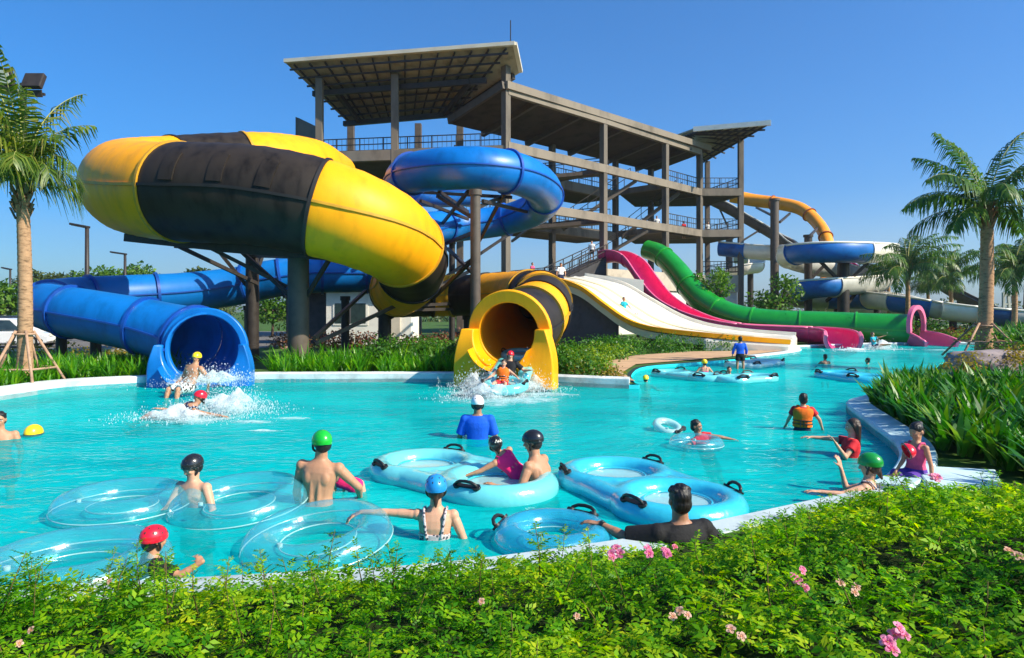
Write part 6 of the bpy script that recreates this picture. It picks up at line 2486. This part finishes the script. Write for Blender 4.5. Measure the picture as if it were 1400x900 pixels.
def splash(label, jets, foam):
    """jets: (centre, spread xyz, height, n) thrown water; foam: (centre, rx, ry, n) patches on the surface"""
    Vs, Fs, Th = [], [], []

    def sheet(c, rx, ry, h, lay, seed):
        k = 34
        o = sum(len(q) for q in Vs)
        g = np.linspace(-2.1, 2.1, k)
        vv, tt = [], []
        for y in g:
            for x in g:
                d2 = x * x + y * y
                lump = mnoise.noise(V((x * 1.4 + seed, y * 1.4, 2.7))) * .7 + mnoise.noise(V((x * 3.6, y * 3.6 + seed, 5.1))) * .5
                e = math.exp(-d2 * .75)
                z = h * lay * e * (.75 + 1.1 * lump)
                vv.append((c[0] + x * rx * (.75 + .3 * lay), c[1] + y * ry, c[2] + .006 + max(0, z)))
                tt.append(max(-.4, 1.05 * math.exp(-d2 * .55) - .35 + .25 * lump))
        Vs.append(np.array(vv))
        Th.extend(tt)
        ff = [(o + j * k + i, o + j * k + i + 1, o + (j + 1) * k + i + 1, o + (j + 1) * k + i) for j in range(k - 1) for i in range(k - 1)]
        Fs.append(np.array(ff))
    Ps, Rs, St = [], [], []
    for q, (c, sp, h, n) in enumerate(jets):
        for lay in (1.25, .8, .4):
            sheet(c, sp[0] * 1.0, sp[1] * 1.0, h * 1.25, lay, q * 7.3 + lay * 11 + c[0])
        c = np.array(c)
        u = rng.normal(size=(n, 3)) * np.array(sp)
        hh = np.abs(rng.normal(size=n)) * h * 1.15 * np.exp(-(u[:, 0] ** 2 / (2 * sp[0] ** 2) + u[:, 1] ** 2 / (2 * sp[1] ** 2)) * .5)
        p_ = c + u
        p_[:, 2] = c[2] + hh
        Ps.append(p_)
        Rs.append((.0025 + .0065 * rng.random(n) ** 3) * max(1, c[1] / 13))
        St.append(np.stack([rng.uniform(.7, 1.4, n), rng.uniform(.7, 1.4, n), rng.uniform(.9, 3.4, n)], 1))
    for q, (c, rx, ry, n) in enumerate(foam):
        sheet(c, rx * .62, ry * .62, .02, 1, q * 3.1 + c[1])
    ob = rawmesh('splash', np.concatenate(Vs), np.concatenate(Fs), M_FOAM, None, True)
    at = ob.data.attributes.new('thickness', 'FLOAT', 'POINT')
    at.data.foreach_set('value', np.array(Th, np.float32))
    v, f = drops(np.concatenate(Ps), np.concatenate(Rs), np.concatenate(St))
    dr = rawmesh('droplets', v, f, M_SPRAY, ob, True)
    dr['kind'] = 'stuff'
    tag(ob, label, 'splash', kind='stuff')


splash('white splash around the swimmer below the blue tunnel',
       [(W(318, 566), (.42, .4, 0), .26, 3600), (W(240, 574), (.5, .25, 0), .14, 1700), (W(300, 555), (.5, .3, 0), .16, 1200), (P(296, 524, 16), (.40, .6, .0), .20, 1500), (P(262, 527, 16.5), (.4, .5, 0), .2, 700)],
       [(W(270, 575), 1.25, .8, 1500), (W(400, 573), .55, .28, 260), (W(345, 578), .6, .35, 260), (W(358, 590), .5, .12, 90)])
splash('white splash at the foot of the raft leaving the yellow mouth',
       [(W(655, 533), (.42, .4, 0), .30, 1800), (W(690, 538), (.55, .5, 0), .20, 3000), (W(725, 533), (.4, .3, 0), .25, 1500), (W(668, 545), (.5, .35, 0), .2, 1500)],
       [(W(690, 545), 1.9, 2.0, 2600), (W(700, 534), 1.3, 1.0, 300), (W(640, 538), .9, .7, 350), (W(740, 540), 1.2, .6, 300)])
splash('small splash at the end of the green and pink chutes', [(W(1200, 478), (.7, .4, 0), .25, 350), (W(1165, 480), (.8, .4, 0), .1, 150)], [(W(1210, 478), 2.6, 1.0, 900), (W(1285, 479), 1.2, .8, 300), (W(1175, 481), 1.2, .6, 260)])
# ------------------------------------------------------------------ foreground hedge
M_HLEAF = leafmat('hedge_leaf', [(.018, .10, .003), (.05, .22, .003), (.13, .35, .004), (.30, .49, .006), (.52, .58, .014)], .48, .5, .25)
M_HSTEM = mat('hedge_stem', (.13, .10, .03), .7, .2, .2, 8)
M_PETAL = leafmat('pink_petal', [(.62, .10, .26), (.78, .22, .40), (.85, .45, .55)], .35, .5, .3)
M_PETALD = leafmat('faded_petal', [(.45, .18, .14), (.70, .42, .30), (.75, .50, .42)], .35, .5, .3)
M_STAMEN = mat('flower_heart', (.70, .32, .10), .6)


def near_rim_y(x):
    best = None
    for i in range(30 * 4, NP):
        a, b = POOLS[i], POOLS[(i + 1) % NP]
        if (a[0] - x) * (b[0] - x) <= 0 and a[0] != b[0] and max(a[1], b[1]) < 7.6:
            y = a[1] + (b[1] - a[1]) * (x - a[0]) / (b[0] - a[0])
            best = y if best is None else min(best, y)
    return best if best is not None else (4.7 if x < 0 else 7.0)


EDGE = {x: near_rim_y(x) for x in np.round(np.arange(-9, 9.05, .05), 2)}


def edge_y(x):
    return EDGE[round(round(max(-9, min(9, x)) / .05) * .05, 2)] if True else 0


SLOPE_A = [-.8, -.4, -.2, 0, .11, .2, .32, .43, .53, .62, .75, .9]
SLOPE_P = [812, 814, 802, 768, 769, 775, 763, 720, 692, 676, 686, 698]


def hedge_h(x, y):
    """top of the clipped rose hedge"""
    e = min(edge_y(x), 7.2) - .32
    d = e - y                                     # distance behind the pool edge
    h = .50 + .42 * min(1, max(0, (x + .2) / 2.6)) + .08 * max(0, min(1, x - 2.4))
    # the top slopes down to the pool edge
    a = x / max(y, .5)
    h = min(h, CH - (np.interp(a, SLOPE_A, SLOPE_P) - 4 - HZ) / F * y)
    h += .10 * max(-.2, mnoise.noise(V((x * 1.9, y * 1.6, 9.1))))
    n = mnoise.noise(V((x * 1.1, y * 1.1, 3.1))) * .11 + mnoise.noise(V((x * 2.9, y * 2.9, 7.7))) * .07 + mnoise.noise(V((x * 7, y * 7, 1.3))) * .045
    ed = min(1, max(0, d + .12) / .45)
    return max(.05, (h + n) * (.55 + .45 * ed))


hd = thing('flowering_hedge', 'feathery green rose hedge with pink blooms along the near pool edge', 'hedge', (0, 3.5, GZ))

# pinnate leaf template: seven pointed leaflets on a curved stalk
tv, tf = [], []
for sx, ln_ in ((0, 1.0),) + tuple((s_ * (i + 1), 1.0 - .12 * i) for i in range(3) for s_ in (-1, 1)):
    if sx == 0:
        base, d = np.array([0, .95, .0]), np.array([0, 1, -.12])
    else:
        i = abs(sx) - 1
        base = np.array([0, .72 - .25 * i, .02])
        d = np.array([math.copysign(.85, sx), .55, -.10])
    d = d / np.linalg.norm(d)
    sd = np.cross(d, [0, 0, 1.0])
    sd /= np.linalg.norm(sd)
    l = .52 * ln_
    w_ = .24 * ln_
    up = np.array([0, 0, 1.0])
    o = len(tv)
    tv += [base, base + d * l * .42 + sd * w_ * .5 + up * .05, base + d * l - up * .07, base + d * l * .42 - sd * w_ * .5 + up * .05]
    tf.append((o, o + 1, o + 2, o + 3))
tv, tf = np.array(tv), np.array(tf)


def place_leaves(pos, dirs, nrm, size):
    n = len(pos)
    d = dirs / np.linalg.norm(dirs, axis=1)[:, None]
    s = np.cross(d, nrm)
    s /= np.linalg.norm(s, axis=1)[:, None] + 1e-9
    u = np.cross(s, d)
    B = np.stack([s, d, u], 2)                    # n,3,3 columns
    v = pos[:, None, :] + np.einsum('nij,kj->nki', B, tv) * size[:, None, None]
    f = tf[None] + (np.arange(n) * len(tv))[:, None, None]
    return v.reshape(-1, 3), f.reshape(-1, 4)


pos, dirs, nrms, sizes = [], [], [], []
cell = .05
ys0 = 1.15
xs = np.arange(-5.2, 6.6, cell)
for x in xs:
    e = min(edge_y(x), 7.2) - .30
    for y in np.arange(ys0, e, cell):
        if abs(x) > .95 * y + 1.3:
            continue
        per = 1.55 if y < 3.2 else 1.35
        k = int(per) + (random.random() < per % 1)
        for _ in range(k):
            px_, py_ = x + random.random() * cell, y + random.random() * cell
            h = hedge_h(px_, py_)
            gx_ = (hedge_h(px_ + .08, py_) - h) / .08
            gy_ = (hedge_h(px_, py_ + .08) - h) / .08
            dep = random.random() ** 1.6 * .26
            pos.append((px_, py_, max(GZ, h - dep)))
            az = random.uniform(0, 6.283)
            dirs.append((math.cos(az) - gx_ * .3, math.sin(az) - gy_ * .3, random.uniform(-.25, .7) - dep * 1.2))
            nrms.append((-gx_ * .6 + random.gauss(0, .45), -gy_ * .6 + random.gauss(0, .45), 1))
            sizes.append(random.uniform(.05, .10))
        # skirt down the pool side so the edge is leafy, too
# upright shoots that break the outline
stm = MB()
shoots = []
for x in np.arange(-4.6, 6.2, .085):
    e = min(edge_y(x), 7.2) - .30
    for _ in range(3):
        y = random.uniform(max(1.4, abs(x) * 1.1), e + .06) if e > max(1.4, abs(x) * 1.1) else None
        if y is None:
            continue
        h = hedge_h(x, y)
        L_ = random.uniform(.06, .24) * (1.25 if random.random() < .12 else 1)
        L_ *= .6 if x > .6 else 1
        a = V((x, y, h - .08))
        b = a + V((random.gauss(0, .05), random.gauss(0, .05), L_ + .08))
        stm.tube([a, (a + b) / 2 + V((random.gauss(0, .01), random.gauss(0, .01), 0)), b], [.004, .003, .0015], 4)
        k = int(5 + L_ * 40)
        for i in range(k):
            s_ = .25 + .75 * i / k
            q = a + (b - a) * s_
            az = i * 2.4 + random.random()
            pos.append(tuple(q))
            dirs.append((math.cos(az), math.sin(az), random.uniform(.1, .9)))
            nrms.append((random.gauss(0, .4), random.gauss(0, .4), 1))
            sizes.append(random.uniform(.045, .085) * (1.15 - .5 * s_))
pos, dirs, nrms, sizes = (np.array(q, float) for q in (pos, dirs, nrms, sizes))
v, f = place_leaves(pos, dirs, nrms, sizes)
rawmesh('foliage', v, f, M_HLEAF, hd)
print('HEDGE leaves', len(pos))
stm.build('stem', M_HSTEM, hd, True)['kind'] = 'stuff'
# soil and twig mass below the leaves
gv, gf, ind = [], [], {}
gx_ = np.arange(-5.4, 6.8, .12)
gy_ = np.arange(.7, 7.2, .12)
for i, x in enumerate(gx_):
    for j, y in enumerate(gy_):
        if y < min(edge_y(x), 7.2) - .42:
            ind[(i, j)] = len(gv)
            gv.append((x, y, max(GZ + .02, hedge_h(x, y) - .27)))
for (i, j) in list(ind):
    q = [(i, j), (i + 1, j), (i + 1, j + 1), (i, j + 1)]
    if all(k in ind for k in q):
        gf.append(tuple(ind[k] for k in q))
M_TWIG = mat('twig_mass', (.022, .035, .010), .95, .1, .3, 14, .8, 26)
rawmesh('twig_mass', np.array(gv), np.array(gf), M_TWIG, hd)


def bloom(c, s, m, facing):
    """double rose: rings of cupped petals round a heart"""
    mb_v, mb_f = [], []
    M = np.array(rot_to(facing, random.random() * 6))
    for ring_, (cnt, op, ln_, wd_) in enumerate(((5, 62, 1.0, .85), (5, 40, .85, .75), (4, 20, .62, .6))):
        for i in range(cnt):
            a = 2 * math.pi * (i + ring_ * .5) / cnt + random.uniform(-.15, .15)
            o = len(mb_v)
            for u, wv, bend in ((.05, .25, 0), (.45, .9, 0), (.85, 1.0, .0), (1.0, .55, -.08)):
                e = R(op + random.uniform(-4, 4)) * (.5 + .6 * u)
                rr, zz = math.sin(e) * u * ln_, math.cos(e) * u * ln_ + bend
                for sg in (-1, 0, 1):
                    aa = a + sg * wv * wd_ * .62 * (1 if u > .3 else .6)
                    k = 1.0 if sg == 0 else .94
                    q = np.array([rr * math.cos(aa) * k, rr * math.sin(aa) * k, zz + (.10 * u if sg else 0)]) * s
                    mb_v.append(np.array(c) + M @ q)
            for r_ in range(3):
                for cc in range(2):
                    b = o + r_ * 3 + cc
                    mb_f.append((b, b + 1, b + 4, b + 3))
    fl = rawmesh('flower', np.array(mb_v), np.array(mb_f), m, hd, True)
    mb = MB()
    mb.ell(V(c) + V(facing).normalized() * s * .25, (s * .16, s * .16, s * .2))
    mb.build('flower_heart', M_STAMEN, fl, True)


def on_hedge(px, py):
    """where the view of a spot in the photo meets the hedge: used once, to plant a bloom there in the world"""
    d = P(px, py, 1.0) - V((0, 0, CH))
    Y = 1.3
    while Y < 7:
        q = V((0, 0, CH)) + d * Y
        if q.z < hedge_h(q.x, q.y) + .03:
            return q
        Y += .02
    return None


for px, py, s, pale in ((1088, 795, .026, 0), (1104, 808, .024, 0), (1094, 782, .020, 0), (1220, 868, .030, 0), (1216, 888, .030, 0), (1232, 874, .022, 0), (930, 840, .026, 1), (920, 852, .022, 1), (938, 850, .02, 1), (846, 758, .032, 0), (856, 754, .03, 0), (838, 766, .028, 0),
                       (888, 760, .03, 0), (908, 754, .032, 0), (922, 753, .03, 0), (915, 760, .028, 0), (1288, 655, .04, 0), (1300, 658, .036, 0), (1278, 659, .034, 0), (1002, 864, .024, 1), (1010, 878, .022, 1), (660, 833, .022, 1), (788, 852, .02, 1), (1152, 800, .024, 1), (1170, 806, .022, 1), (1165, 818, .02, 1),
                       (1375, 762, .03, 1), (1392, 768, .028, 1), (1254, 655, .04, 1), (30, 880, .02, 1), (45, 872, .02, 1), (150, 800, .02, 1)):
    q = on_hedge(px, py)
    if q is None:
        continue
    for _ in range(2 if not pale else 1):
        c = q + V((random.uniform(-.012, .012), random.uniform(-.02, .02), random.uniform(0, .03)))
        bloom(tuple(c), s, M_PETALD if pale else M_PETAL, (random.uniform(-.5, .5), random.uniform(-1, -.3), .8))
